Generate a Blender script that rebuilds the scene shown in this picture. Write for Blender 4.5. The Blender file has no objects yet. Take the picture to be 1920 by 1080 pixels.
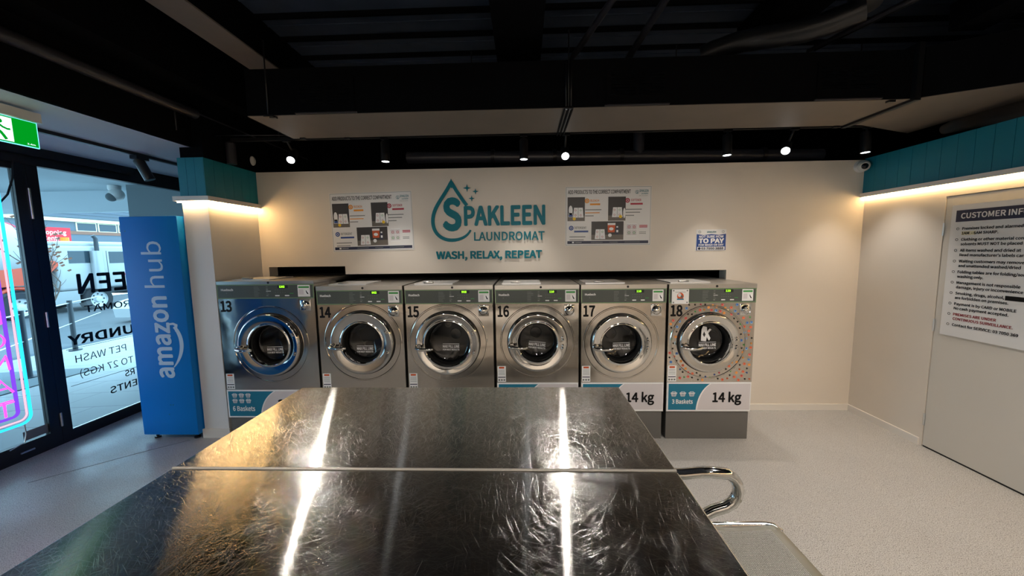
import bpy, bmesh, math, random, os
from mathutils import Vector, Matrix
random.seed(7)
PI = math.pi
S = bpy.context.scene
COL = S.collection

# ------------------------------------------------------------------ camera
CAM_POS = Vector((0.0, 0.0, 1.5127))
RIGHT = Vector((0.99941, 0.03164, -0.01345))
UP = Vector((0.01019, 0.10128, 0.99481))
FWD = Vector((-0.03284, 0.99435, -0.1009))
cd = bpy.data.cameras.new('camera')
cam = bpy.data.objects.new('camera', cd)
COL.objects.link(cam)
cam.matrix_world = Matrix(((RIGHT.x, UP.x, -FWD.x, CAM_POS.x), (RIGHT.y, UP.y, -FWD.y, CAM_POS.y),
                           (RIGHT.z, UP.z, -FWD.z, CAM_POS.z), (0, 0, 0, 1)))
cd.sensor_width = 36.0
cd.lens = 696.95 / 1920 * 36.0
cd.clip_start = 0.02
cd.clip_end = 300
S.camera = cam

# ------------------------------------------------------------------ world, exposure, lights
S.view_settings.view_transform = 'Standard'
S.view_settings.look = 'None'
S.view_settings.gamma = 1.0
S.view_settings.use_curve_mapping = False
S.view_settings.exposure = 0.3
S.cycles.use_denoising = True
S.cycles.max_bounces = 10
S.cycles.diffuse_bounces = 5
S.cycles.glossy_bounces = 5
S.cycles.transparent_max_bounces = 16
S.cycles.caustics_reflective = False
S.cycles.caustics_refractive = False
S.cycles.sample_clamp_indirect = 4.0

W = bpy.data.worlds.new('overcast_sky')
S.world = W
W.use_nodes = True
wb = W.node_tree.nodes['Background']
wb.inputs['Color'].default_value = (0.46, 0.79, 1.0, 1)
wb.inputs['Strength'].default_value = 4.8

def lamp(name, kind, loc, target, energy, color=(1, 1, 1), size=0.03, cone=70, blend=0.6, size_y=None):
    l = bpy.data.lights.new(name, kind)
    l.energy = energy
    l.color = color
    if kind == 'SPOT':
        l.shadow_soft_size = size
        l.spot_size = math.radians(cone)
        l.spot_blend = blend
    elif kind == 'AREA':
        l.size = size
        if size_y:
            l.shape = 'RECTANGLE'
            l.size_y = size_y
    else:
        l.shadow_soft_size = size
    o = bpy.data.objects.new(name, l)
    COL.objects.link(o)
    o.location = loc
    o.rotation_euler = (Vector(target) - Vector(loc)).to_track_quat('-Z', 'Y').to_euler()
    return o

COOL = (1.0, 0.925, 0.84)
# ceiling lamps further back in the room, above and behind the camera
for (x, y, e, tx, ty, tz, cone) in ((-1.5, 0.2, 55, -1.5, 1.2, 0, 100), (0.3, -0.6, 40, 0.3, 0.9, 0, 100), (1.9, 0.9, 118, 1.9, 1.6, 0, 105), (2.1, -0.9, 70, 2.1, -0.5, 0, 105),
                              (-1.6, -2.0, 240, -1.6, -3.6, 0.8, 110), (0.6, -2.0, 240, 0.6, -3.6, 0.8, 110), (2.2, -2.4, 60, 2.2, -3.0, 0, 110),):
    lamp('ceiling_lamp', 'SPOT', (x, y, 2.62), (tx, ty, tz), e, COOL, 0.05, cone, 0.9)
# fill spots added behind the camera to brighten the back wall
for x, tx in ((-1.5, -1.7), (-0.6, -0.7), (0.3, 0.2), (1.2, 1.1), (2.1, 2.0)):
    lamp('wall_fill_lamp', 'SPOT', (x, -0.8, 2.30), (tx, 3.4, 1.16), 62, COOL, 0.04, 35, 1.0)
# daylight entering through the glass front: importance portal only
pl = bpy.data.lights.new('storefront_portal', 'AREA')
pl.shape = 'RECTANGLE'; pl.size = 2.15; pl.size_y = 7.5
pl.cycles.is_portal = True
po = bpy.data.objects.new('storefront_portal', pl)
COL.objects.link(po)
po.location = (-3.9, 0.6, 1.1)
po.rotation_euler = (0, -PI / 2, 0)

# ------------------------------------------------------------------ materials
def lin(c):
    c = c / 255.0
    return c / 12.92 if c <= 0.04045 else ((c + 0.055) / 1.055) ** 2.4
def rgb(r, g, b):
    return (lin(r), lin(g), lin(b), 1)

def mat(name, col, rough=0.6, metal=0.0, spec=0.5, mottle=0.0, mscale=8.0, bump=0.0, bscale=30.0, emit=None, estr=0.0, coat=0.0):
    m = bpy.data.materials.new(name)
    m.use_nodes = True
    nt = m.node_tree
    p = nt.nodes['Principled BSDF']
    p.inputs['Base Color'].default_value = col
    p.inputs['Roughness'].default_value = rough
    p.inputs['Metallic'].default_value = metal
    p.inputs['Specular IOR Level'].default_value = spec
    p.inputs['Coat Weight'].default_value = coat
    p.inputs['Coat Roughness'].default_value = 0.08
    if emit:
        p.inputs['Emission Color'].default_value = emit
        p.inputs['Emission Strength'].default_value = estr
    if mottle or bump:
        tc = nt.nodes.new('ShaderNodeTexCoord')
        if mottle:
            n = nt.nodes.new('ShaderNodeTexNoise')
            n.inputs['Scale'].default_value = mscale
            n.inputs['Detail'].default_value = 5
            nt.links.new(tc.outputs['Object'], n.inputs['Vector'])
            r = nt.nodes.new('ShaderNodeMapRange')
            r.inputs[1].default_value = 0.3; r.inputs[2].default_value = 0.7
            r.inputs[3].default_value = 1 - mottle; r.inputs[4].default_value = 1 + mottle
            nt.links.new(n.outputs['Fac'], r.inputs[0])
            mx = nt.nodes.new('ShaderNodeVectorMath'); mx.operation = 'SCALE'
            mx.inputs[0].default_value = col[:3]
            nt.links.new(r.outputs[0], mx.inputs['Scale'])
            nt.links.new(mx.outputs[0], p.inputs['Base Color'])
        if bump:
            n2 = nt.nodes.new('ShaderNodeTexNoise')
            n2.inputs['Scale'].default_value = bscale
            n2.inputs['Detail'].default_value = 2
            nt.links.new(tc.outputs['Object'], n2.inputs['Vector'])
            b = nt.nodes.new('ShaderNodeBump')
            b.inputs['Strength'].default_value = 1.0
            b.inputs['Distance'].default_value = bump
            nt.links.new(n2.outputs['Fac'], b.inputs['Height'])
            nt.links.new(b.outputs[0], p.inputs['Normal'])
    return m

def emis(name, col, s):
    m = bpy.data.materials.new(name)
    m.use_nodes = True
    nt = m.node_tree
    nt.nodes.clear()
    e = nt.nodes.new('ShaderNodeEmission')
    e.inputs['Color'].default_value = col
    e.inputs['Strength'].default_value = s
    o = nt.nodes.new('ShaderNodeOutputMaterial')
    nt.links.new(e.outputs[0], o.inputs['Surface'])
    return m

def glass_mat(name, tint=(0.95, 0.98, 1, 1), refl=0.08, rough=0.0):
    m = bpy.data.materials.new(name)
    m.use_nodes = True
    nt = m.node_tree
    nt.nodes.clear()
    t = nt.nodes.new('ShaderNodeBsdfTransparent'); t.inputs['Color'].default_value = tint
    g = nt.nodes.new('ShaderNodeBsdfGlossy'); g.inputs['Roughness'].default_value = rough
    f = nt.nodes.new('ShaderNodeLayerWeight'); f.inputs['Blend'].default_value = 0.25
    r = nt.nodes.new('ShaderNodeMapRange')
    r.inputs[3].default_value = refl * 0.5; r.inputs[4].default_value = refl * 3.0
    nt.links.new(f.outputs['Fresnel'], r.inputs[0])
    mx = nt.nodes.new('ShaderNodeMixShader')
    nt.links.new(r.outputs[0], mx.inputs[0])
    nt.links.new(t.outputs[0], mx.inputs[1]); nt.links.new(g.outputs[0], mx.inputs[2])
    o = nt.nodes.new('ShaderNodeOutputMaterial')
    nt.links.new(mx.outputs[0], o.inputs['Surface'])
    return m

def floor_mat():
    m = mat('speckled_vinyl', rgb(190, 184, 176), 0.42)
    nt = m.node_tree; p = nt.nodes['Principled BSDF']
    tc = nt.nodes.new('ShaderNodeTexCoord')
    base = None
    def noise(scale, detail=2):
        n = nt.nodes.new('ShaderNodeTexNoise'); n.inputs['Scale'].default_value = scale; n.inputs['Detail'].default_value = detail
        nt.links.new(tc.outputs['Object'], n.inputs['Vector']); return n.outputs['Fac']
    def ramp(src, a, b):
        r = nt.nodes.new('ShaderNodeMapRange'); r.inputs[1].default_value = a; r.inputs[2].default_value = b
        nt.links.new(src, r.inputs[0]); return r.outputs[0]
    def mix(fac, a, b):
        x = nt.nodes.new('ShaderNodeMix'); x.data_type = 'RGBA'
        nt.links.new(fac, x.inputs[0])
        for k, v in ((6, a), (7, b)):
            if isinstance(v, tuple): x.inputs[k].default_value = v
            else: nt.links.new(v, x.inputs[k])
        return x.outputs[2]
    c = mix(ramp(noise(2, 3), 0.3, 0.75), rgb(186, 184, 181), rgb(194, 192, 189))
    c = mix(ramp(noise(280), 0.55, 0.60), c, rgb(104, 98, 94))
    c = mix(ramp(noise(360), 0.57, 0.63), c, rgb(232, 230, 226))
    c = mix(ramp(noise(190, 1), 0.64, 0.68), c, rgb(84, 78, 74))
    nt.links.new(c, p.inputs['Base Color'])
    nt.links.new(ramp(noise(3, 2), -.4, 1.8), p.inputs['Roughness'])
    b = nt.nodes.new('ShaderNodeBump'); b.inputs['Distance'].default_value = 0.00015
    nt.links.new(noise(60), b.inputs['Height']); nt.links.new(b.outputs[0], p.inputs['Normal'])
    return m

def steel_top_mat():
    """Brushed sheet steel with random scratches: every scratch turns the grain direction."""
    m = mat('scratched_brushed_steel', (0.50, 0.49, 0.47, 1), 0.24, 1.0)
    nt = m.node_tree
    nt.nodes.remove(nt.nodes['Principled BSDF'])
    p = nt.nodes.new('ShaderNodeBsdfAnisotropic'); p.distribution = 'BECKMANN'
    nt.links.new(p.outputs[0], nt.nodes['Material Output'].inputs['Surface'])
    tc = nt.nodes.new('ShaderNodeTexCoord')
    cur = nt.nodes.new('ShaderNodeCombineXYZ')
    cur.inputs[0].default_value = 0.05; cur.inputs[1].default_value = 1.0
    cur = cur.outputs[0]
    total = None
    big = nt.nodes.new('ShaderNodeTexNoise'); big.inputs['Scale'].default_value = 5.0; big.inputs['Detail'].default_value = 2
    nt.links.new(tc.outputs['Object'], big.inputs['Vector'])
    jit = nt.nodes.new('ShaderNodeTexNoise'); jit.inputs['Scale'].default_value = 22.0; jit.inputs['Detail'].default_value = 1
    nt.links.new(tc.outputs['Object'], jit.inputs['Vector'])
    warp = nt.nodes.new('ShaderNodeVectorMath'); warp.operation = 'MULTIPLY_ADD'
    warp.inputs[1].default_value = (0.05, 0.05, 0.0)
    nt.links.new(big.outputs['Color'], warp.inputs[0]); nt.links.new(tc.outputs['Object'], warp.inputs[2])
    for i in range(15):
        th = ((i * 4) % 15) * PI / 15 + 0.11 + random.uniform(-0.08, 0.08)
        mp = nt.nodes.new('ShaderNodeMapping'); mp.vector_type = 'TEXTURE'
        mp.inputs['Rotation'].default_value = (0, 0, th)
        mp.inputs['Location'].default_value = (random.uniform(-5, 5), random.uniform(-5, 5), 0)
        mp.inputs['Scale'].default_value = (1 / random.uniform(8, 18), 1 / random.uniform(560, 820), 1)
        nt.links.new(warp.outputs[0], mp.inputs['Vector'])
        n = nt.nodes.new('ShaderNodeTexNoise'); n.inputs['Scale'].default_value = 1.0; n.inputs['Detail'].default_value = 0
        nt.links.new(mp.outputs[0], n.inputs['Vector'])
        r = nt.nodes.new('ShaderNodeMapRange'); r.inputs[1].default_value = 0.736; r.inputs[2].default_value = 0.748
        nt.links.new(n.outputs['Fac'], r.inputs[0])
        mx = nt.nodes.new('ShaderNodeMix'); mx.data_type = 'VECTOR'
        nt.links.new(r.outputs[0], mx.inputs[0])
        nt.links.new(cur, mx.inputs[4]); pv_ = nt.nodes.new('ShaderNodeVectorMath'); pv_.operation = 'MULTIPLY_ADD'; pv_.inputs[1].default_value = (0.12, 0.12, 0)
        pv_.inputs[2].default_value = (-math.sin(th) - 0.06, math.cos(th) - 0.06, 0)
        nt.links.new(jit.outputs['Color'], pv_.inputs[0]); nt.links.new(pv_.outputs[0], mx.inputs[5])
        cur = mx.outputs[1]
        if total is None: total = r.outputs[0]
        else:
            a = nt.nodes.new('ShaderNodeMath'); a.operation = 'MAXIMUM'
            nt.links.new(total, a.inputs[0]); nt.links.new(r.outputs[0], a.inputs[1]); total = a.outputs[0]
    nt.links.new(cur, p.inputs['Tangent'])
    rr = nt.nodes.new('ShaderNodeMapRange'); rr.inputs[3].default_value = 0.17; rr.inputs[4].default_value = 0.25
    an = nt.nodes.new('ShaderNodeMapRange'); an.inputs[3].default_value = -0.73; an.inputs[4].default_value = -0.56
    cm = nt.nodes.new('ShaderNodeMix'); cm.data_type = 'RGBA'
    cm.inputs[6].default_value = (0.43, 0.42, 0.40, 1); cm.inputs[7].default_value = (0.72, 0.71, 0.69, 1)
    nt.links.new(total, cm.inputs[0]); nt.links.new(cm.outputs[2], p.inputs['Color'])
    nt.links.new(total, an.inputs[0]); nt.links.new(an.outputs[0], p.inputs['Anisotropy'])
    nt.links.new(total, rr.inputs[0]); nt.links.new(rr.outputs[0], p.inputs['Roughness'])
    # very slight waviness of the sheet
    b = nt.nodes.new('ShaderNodeBump'); b.inputs['Distance'].default_value = 0.003; b.inputs['Strength'].default_value = 0.5
    nz = nt.nodes.new('ShaderNodeTexNoise'); nz.inputs['Scale'].default_value = 2.2; nz.inputs['Detail'].default_value = 0
    nt.links.new(tc.outputs['Object'], nz.inputs['Vector'])
    nt.links.new(nz.outputs['Fac'], b.inputs['Height']); nt.links.new(b.outputs[0], p.inputs['Normal'])
    return m

def mesh_mat():
    m = mat('perforated_steel', rgb(112, 114, 108), 0.45, 0.5)
    nt = m.node_tree; p = nt.nodes['Principled BSDF']
    tc = nt.nodes.new('ShaderNodeTexCoord')
    v = nt.nodes.new('ShaderNodeVectorMath'); v.operation = 'SCALE'; v.inputs['Scale'].default_value = 165
    nt.links.new(tc.outputs['Object'], v.inputs[0])
    fr = nt.nodes.new('ShaderNodeVectorMath'); fr.operation = 'FRACTION'; nt.links.new(v.outputs[0], fr.inputs[0])
    sb = nt.nodes.new('ShaderNodeVectorMath'); sb.operation = 'SUBTRACT'; sb.inputs[1].default_value = (0.5, 0.5, 0)
    nt.links.new(fr.outputs[0], sb.inputs[0])
    ml = nt.nodes.new('ShaderNodeVectorMath'); ml.operation = 'MULTIPLY'; ml.inputs[1].default_value = (1, 1, 0)
    nt.links.new(sb.outputs[0], ml.inputs[0])
    ln = nt.nodes.new('ShaderNodeVectorMath'); ln.operation = 'LENGTH'; nt.links.new(ml.outputs[0], ln.inputs[0])
    lt = nt.nodes.new('ShaderNodeMath'); lt.operation = 'GREATER_THAN'; lt.inputs[1].default_value = 0.33
    nt.links.new(ln.outputs['Value'], lt.inputs[0]); nt.links.new(lt.outputs[0], p.inputs['Alpha'])
    return m

def tile_mat():
    m = mat('pavement_slabs', rgb(196, 200, 200), 0.5)
    nt = m.node_tree; p = nt.nodes['Principled BSDF']
    tc = nt.nodes.new('ShaderNodeTexCoord')
    br = nt.nodes.new('ShaderNodeTexBrick')
    br.inputs['Color1'].default_value = rgb(160, 162, 162); br.inputs['Color2'].default_value = rgb(150, 153, 154)
    br.inputs['Mortar'].default_value = rgb(108, 111, 113)
    br.inputs['Scale'].default_value = 1.0; br.inputs['Mortar Size'].default_value = 0.006
    br.inputs['Brick Width'].default_value = 0.9; br.inputs['Row Height'].default_value = 0.45
    nt.links.new(tc.outputs['Object'], br.inputs['Vector']); nt.links.new(br.outputs['Color'], p.inputs['Base Color'])
    return m

M = {}
M['wall'] = mat('cream_paint', rgb(226, 216, 203), 0.55, mottle=0.015, mscale=3)
M['wallw'] = mat('white_paint', rgb(228, 226, 224), 0.5)
M['trimw'] = mat('white_gloss_trim', rgb(232, 226, 218), 0.35)
M['doorp'] = mat('door_paint', rgb(214, 208, 198), 0.5)
M['black'] = mat('matt_black_paint', rgb(8, 9, 12), 0.8, spec=0.08, mottle=0.2, mscale=5)
M['deckp'] = mat('dark_deck_paint', rgb(60, 72, 92), 0.6, mottle=0.15, mscale=6)
M['satin'] = mat('satin_black_metal', rgb(22, 22, 24), 0.35)
M['blackpipe'] = mat('dark_gloss_pipe', rgb(52, 52, 58), 0.3)
M['under'] = mat('bare_duct_lit_underside', rgb(112, 104, 96), 0.6, mottle=0.06, mscale=4)  # bare underside, its paler tone also carries light bounced off the wall
M['galv'] = mat('galvanised_duct', rgb(160, 150, 138), 0.5, mottle=0.06)
M['beamlit'] = mat('beam_lit_underside', rgb(128, 120, 112), 0.6, mottle=0.06)  # the left beam's lit underside, put into a paler colour
M['teal'] = mat('teal_boards', rgb(0, 118, 140), 0.5, mottle=0.03)
M['floor'] = floor_mat()
M['steel'] = mat('washer_steel', (0.64, 0.595, 0.54, 1), 0.11, 1.0, bump=0.004, bscale=3.5)
M['steel2'] = mat('plain_steel', (0.55, 0.53, 0.5, 1), 0.3, 1.0, bump=0.001, bscale=6)
M['lid'] = mat('lid_steel', (0.72, 0.72, 0.72, 1), 0.42, 0.85)
M['chrome'] = mat('chrome', (0.74, 0.73, 0.71, 1), 0.07, 1.0)
M['chromed'] = mat('polished_door_steel', (0.68, 0.665, 0.64, 1), 0.07, 1.0)
M['table'] = steel_top_mat()
M['tedge'] = mat('table_edge_steel', (0.7, 0.69, 0.66, 1), 0.25, 1.0)
M['strip'] = mat('seam_glint', rgb(206, 200, 190), 0.45, 0.4)  # light caught along the table seam, put into a pale colour
M['mesh'] = mesh_mat()
M['seatedge'] = mat('seat_rim_grey', rgb(126, 124, 114), 0.38, 0.6)
M['panel'] = mat('grey_green_panel', rgb(72, 78, 74), 0.4)
M['panelline'] = mat('pale_green_line', rgb(140, 180, 120), 0.5)
M['grey'] = mat('light_grey_print', rgb(170, 172, 170), 0.5)
M['midgrey'] = mat('mid_grey_print', rgb(120, 124, 122), 0.5)
M['base'] = mat('charcoal_base', rgb(112, 110, 106), 0.45, 0.3)
M['gap'] = mat('black_rubber', rgb(14, 14, 15), 0.5)
M['drum'] = mat('drum_steel', (0.25, 0.24, 0.23, 1), 0.3, 1.0)
M['dglass'] = glass_mat('door_glass', (0.42, 0.42, 0.42, 1), 0.10)
M['glass'] = glass_mat('shop_glass', (0.94, 0.98, 1.0, 1), 0.05)
M['card'] = mat('white_card', rgb(232, 230, 228), 0.45)
M['signw'] = mat('pale_sign_print', rgb(212, 206, 208), 0.4)
M['signt'] = mat('sign_teal_print', rgb(22, 118, 148), 0.4)
M['ink'] = mat('black_ink', rgb(14, 13, 14), 0.6, spec=0.2)
M['white'] = mat('white_print', rgb(240, 240, 240), 0.5)
M['navy'] = mat('navy_print', rgb(28, 36, 66), 0.45)
M['blueink'] = mat('blue_print', rgb(22, 66, 140), 0.45)
M['orange'] = mat('orange_print', rgb(236, 150, 24), 0.5)
M['orange2'] = mat('rust_orange_print', rgb(206, 84, 30), 0.5)
M['red'] = mat('crimson_print', rgb(176, 32, 62), 0.5)
M['redtext'] = mat('dark_red_ink', rgb(150, 42, 48), 0.5)
M['yellow'] = mat('yellow_print', rgb(240, 200, 20), 0.5)
M['green'] = mat('green_print', rgb(60, 150, 70), 0.5)
M['photo'] = mat('dark_photo_print', rgb(46, 42, 42), 0.45)
M['photob'] = mat('photo_bench_print', rgb(104, 96, 88), 0.45)
M['logo'] = mat('teal_acrylic', rgb(0, 116, 132), 0.4, spec=0.15)
M['locker'] = mat('locker_blue', rgb(0, 124, 212), 0.45, spec=0.25)
M['frost'] = mat('pale_locker_lettering', rgb(196, 216, 236), 0.5)
M['led'] = emis('warm_led', (1.0, 0.62, 0.26, 1), 60.0)
M['led2'] = emis('warm_led_soft', (1.0, 0.66, 0.30, 1), 26.0)
M['spot'] = emis('spot_lens', (0.93, 0.96, 1.0, 1), 8.0)
M['spotd'] = emis('spot_lens_down', (0.9, 0.95, 1.0, 1), 8.0)
M['digit'] = emis('green_display', (0.30, 1.0, 0.02, 1), 2.2)
M['exitg'] = emis('exit_green', (0.0, 0.33, 0.015, 1), 0.85)
M['exitw'] = emis('exit_white', (0.75, 1.0, 0.93, 1), 1.2)
M['exite'] = emis('exit_edge', (0.2, 0.9, 1.0, 1), 1.3)
M['npink'] = emis('neon_pink', (1.0, 0.05, 0.62, 1), 2.4)
M['npeach'] = emis('neon_peach', (1.0, 0.40, 0.50, 1), 1.4)
M['ncyan'] = emis('neon_cyan', (0.02, 0.50, 1.0, 1), 2.0)
M['nglow'] = emis('acrylic_glow', (0.28, 0.08, 1.0, 1), 0.8)  # glow on the sign's acrylic panel, made an emitter
M['camw'] = mat('white_plastic', rgb(222, 220, 216), 0.35)
M['caml'] = mat('dark_dome', rgb(18, 18, 20), 0.1)
M['decal'] = mat('black_window_vinyl', rgb(30, 46, 54), 0.6)
M['alu'] = mat('bare_aluminium', (0.7, 0.7, 0.7, 1), 0.3, 1.0)
M['soffit'] = mat('soffit_paint', rgb(204, 213, 218), 0.6)
M['outcol'] = mat('grey_render', rgb(104, 114, 118), 0.7)
M['slabs'] = tile_mat()
M['asphalt'] = mat('asphalt', rgb(76, 80, 84), 0.8, mottle=0.1, mscale=2)
M['kerb'] = mat('dark_kerb', rgb(58, 70, 80), 0.8)
M['tactile'] = mat('tactile_paving', rgb(110, 120, 124), 0.8)
M['trwhite'] = mat('truck_white', rgb(168, 170, 171), 0.35)
M['trred'] = mat('truck_orange_red', rgb(196, 74, 44), 0.4)
M['trblue'] = mat('truck_blue', rgb(40, 92, 190), 0.4)
M['trdark'] = mat('truck_dark', rgb(48, 54, 60), 0.5)
M['trglass'] = mat('truck_glass', rgb(40, 56, 66), 0.1)
M['tyre'] = mat('tyre_rubber', rgb(40, 42, 46), 0.8)
M['rim'] = mat('wheel_rim', rgb(200, 204, 206), 0.4, 0.3)
M['stack'] = mat('exhaust_stack', rgb(160, 163, 164), 0.35, 0.4)
M['beacon'] = mat('amber_beacon', rgb(255, 130, 20), 0.3)
M['clad'] = mat('grey_cladding', rgb(88, 96, 106), 0.5)
M['cladd'] = mat('dark_cladding', rgb(96, 106, 120), 0.6)
M['brick'] = mat('brown_brick', rgb(132, 92, 76), 0.8)
M['cream'] = mat('cream_band', rgb(236, 226, 190), 0.5)
M['redsign'] = mat('red_street_sign', rgb(232, 40, 54), 0.5)
M['bark'] = mat('bark', rgb(96, 78, 68), 0.9)
M['leaf'] = mat('dry_leaves', rgb(150, 104, 84), 0.8)

# ------------------------------------------------------------------ mesh helpers
class MB:
    def __init__(self):
        self.v = []; self.f = []; self.mats = []
    def mi(self, m):
        m = M[m] if isinstance(m, str) else m
        if m not in self.mats: self.mats.append(m)
        return self.mats.index(m)
    def add(self, vs, fs, m, smooth=False):
        k = len(self.v); i = self.mi(m)
        self.v += [Vector(p) for p in vs]
        self.f += [(tuple(k + a for a in f), i, smooth) for f in fs]
        return self
    def box(self, a, b, m):
        x0, x1 = sorted((a[0], b[0])); y0, y1 = sorted((a[1], b[1])); z0, z1 = sorted((a[2], b[2]))
        vs = [(x, y, z) for z in (z0, z1) for (x, y) in ((x0, y0), (x1, y0), (x1, y1), (x0, y1))]
        return self.add(vs, [(3, 2, 1, 0), (4, 5, 6, 7), (0, 1, 5, 4), (1, 2, 6, 5), (2, 3, 7, 6), (3, 0, 4, 7)], m)
    def rbox(self, a, b, r, m, seg=3):
        """box with rounded edges"""
        bm = bmesh.new()
        c = [(a[i] + b[i]) / 2 for i in range(3)]; s = [abs(a[i] - b[i]) for i in range(3)]
        bmesh.ops.create_cube(bm, size=1, matrix=Matrix.Translation(c) @ Matrix.Diagonal((s[0], s[1], s[2], 1)))
        bmesh.ops.bevel(bm, geom=bm.edges[:], offset=min(r, min(s) * 0.49), segments=seg, profile=0.5, affect='EDGES')
        return self.frombm(bm, m, True)
    def frombm(self, bm, m, smooth=False):
        bm.verts.index_update()
        vs = [v.co.copy() for v in bm.verts]; fs = [tuple(v.index for v in f.verts) for f in bm.faces]
        bm.free()
        return self.add(vs, fs, m, smooth)
    def prism(self, poly, off, m):
        """poly: list of 3d points (planar, CCW seen from the +off side); extruded by vector off"""
        n = len(poly); o = Vector(off)
        vs = [Vector(p) for p in poly] + [Vector(p) + o for p in poly]
        fs = [tuple(range(n))[::-1], tuple(range(n, 2 * n))] + [(i, (i + 1) % n, n + (i + 1) % n, n + i) for i in range(n)]
        return self.add(vs, fs, m)
    def tube(self, pts, r, m, seg=12, closed=False, caps=True):
        pts = [Vector(p) for p in pts]; n = len(pts)
        rad = r if isinstance(r, (list, tuple)) else [r] * n
        vs = []; fs = []; prev = None
        for i, p in enumerate(pts):
            if closed: d = (pts[(i + 1) % n] - pts[i - 1])
            else: d = (pts[min(i + 1, n - 1)] - pts[max(i - 1, 0)])
            d.normalize()
            if prev is None:
                a = d.orthogonal().normalized()
            else:
                a = (prev - d * prev.dot(d))
                a = a.normalized() if a.length > 1e-6 else d.orthogonal().normalized()
            prev = a; b = d.cross(a)
            for k in range(seg):
                t = 2 * PI * k / seg
                vs.append(p + (a * math.cos(t) + b * math.sin(t)) * rad[i])
        for i in range(n if closed else n - 1):
            j = (i + 1) % n
            for k in range(seg):
                l = (k + 1) % seg
                fs.append((i * seg + k, i * seg + l, j * seg + l, j * seg + k))
        self.add(vs, fs, m, True)
        if caps and not closed:
            self.add(vs[:seg], [tuple(range(seg))[::-1]], m)
            self.add(vs[-seg:], [tuple(range(seg))], m)
        return self
    def cyl(self, a, b, r, m, seg=24):
        return self.tube([a, b], r, m, seg)
    def lathe(self, c, axis, prof, m, seg=64, smooth=True):
        """prof: list of (radius, along axis)"""
        c = Vector(c); ax = Vector(axis).normalized()
        a = ax.orthogonal().normalized(); b = ax.cross(a)
        vs = []; fs = []
        for (r, h) in prof:
            for k in range(seg):
                t = 2 * PI * k / seg
                vs.append(c + ax * h + (a * math.cos(t) + b * math.sin(t)) * max(r, 1e-5))
        for i in range(len(prof) - 1):
            for k in range(seg):
                l = (k + 1) % seg
                fs.append((i * seg + k, i * seg + l, (i + 1) * seg + l, (i + 1) * seg + k))
        return self.add(vs, fs, m, smooth)
    def sphere(self, c, r, m, seg=20, sq=(1, 1, 1)):
        bm = bmesh.new()
        bmesh.ops.create_uvsphere(bm, u_segments=seg, v_segments=seg // 2, radius=1,
                                  matrix=Matrix.Translation(c) @ Matrix.Diagonal((r * sq[0], r * sq[1], r * sq[2], 1)))
        return self.frombm(bm, m, True)
    def build(self, name, parent=None, origin=None):
        """origin: world location of the new object (defaults to the parent's location)"""
        pw = Vector((0, 0, 0)); q = parent
        while q is not None:
            pw += q.location; q = q.parent
        ow = Vector(origin) if origin is not None else pw
        me = bpy.data.meshes.new(name)
        me.from_pydata([tuple(p - ow) for p in self.v], [], [f[0] for f in self.f])
        for m in self.mats: me.materials.append(m)
        for p, f in zip(me.polygons, self.f):
            p.material_index = f[1]; p.use_smooth = f[2]
        me.update()
        if any(f[2] for f in self.f):
            bm = bmesh.new(); bm.from_mesh(me)
            bmesh.ops.remove_doubles(bm, verts=bm.verts[:], dist=1e-6)
            for e in bm.edges:
                if len(e.link_faces) == 2 and e.calc_face_angle(0) > 0.7: e.smooth = False
            bm.to_mesh(me); bm.free()
        o = bpy.data.objects.new(name, me)
        COL.objects.link(o)
        if parent: o.parent = parent
        o.location = ow - pw
        return o

def thing(name, label, cat, loc=(0, 0, 0), group=None):
    o = bpy.data.objects.new(name, None)
    COL.objects.link(o)
    o.empty_display_size = 0.1
    o.location = loc
    o['label'] = label; o['category'] = cat
    if group: o['group'] = group
    return o
def tag(o, label, cat, group=None):
    o['label'] = label; o['category'] = cat
    if group: o['group'] = group
    return o
def struct(mb, name, parent=None, label=None):
    o = mb.build(name, parent)
    if parent is None:
        o['kind'] = 'structure'
        if label: o['label'] = label
    return o

# ---- text
FONT = None
try:
    _p = bpy.utils.system_resource('DATAFILES', path='fonts')
    _f = os.path.join(_p, 'Noto Sans CJK Regular.woff2')
    if os.path.exists(_f): FONT = bpy.data.fonts.load(_f)
except Exception:
    FONT = None
_cache = {}
def glyphs(s, bold=0.0, res=3):
    """flat text outline as (verts2d, faces, cap height, width), unit size"""
    k = (s, bold, res)
    if k in _cache: return _cache[k]
    c = bpy.data.curves.new('t', 'FONT')
    c.body = s; c.size = 1.0; c.resolution_u = res; c.offset = 0.0; c.fill_mode = 'BOTH' if hasattr(c, 'fill_mode') else 'FRONT'
    if FONT: c.font = FONT
    o = bpy.data.objects.new('t', c)
    me = o.to_mesh()
    vs = [(v.co.x, v.co.y, 0.0) for v in me.vertices]; fs = [tuple(p.vertices) for p in me.polygons]
    o.to_mesh_clear()
    bpy.data.objects.remove(o); bpy.data.curves.remove(c)
    if bold > 0.004 and s != 'H':
        c1, c0 = capheight(0.0); bold = bold * (c1 - c0) / 0.73
        v0, f0 = vs, fs; vs = []; fs = []
        for i in range(8):
            dx, dy = bold * math.cos(i * PI / 4 + .39), bold * math.sin(i * PI / 4 + .39)
            kk = len(vs)
            vs = vs + [(x + dx, y + dy, i * 1.2e-4) for x, y, _ in v0]; fs = fs + [tuple(kk + a for a in f) for f in f0]
    _cache[k] = (vs, fs)
    return _cache[k]
def capheight(bold):
    vs, _ = glyphs('H', bold)
    ys = [v[1] for v in vs]
    return (max(ys), min(ys)) if vs else (0.7, 0.0)

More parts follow.
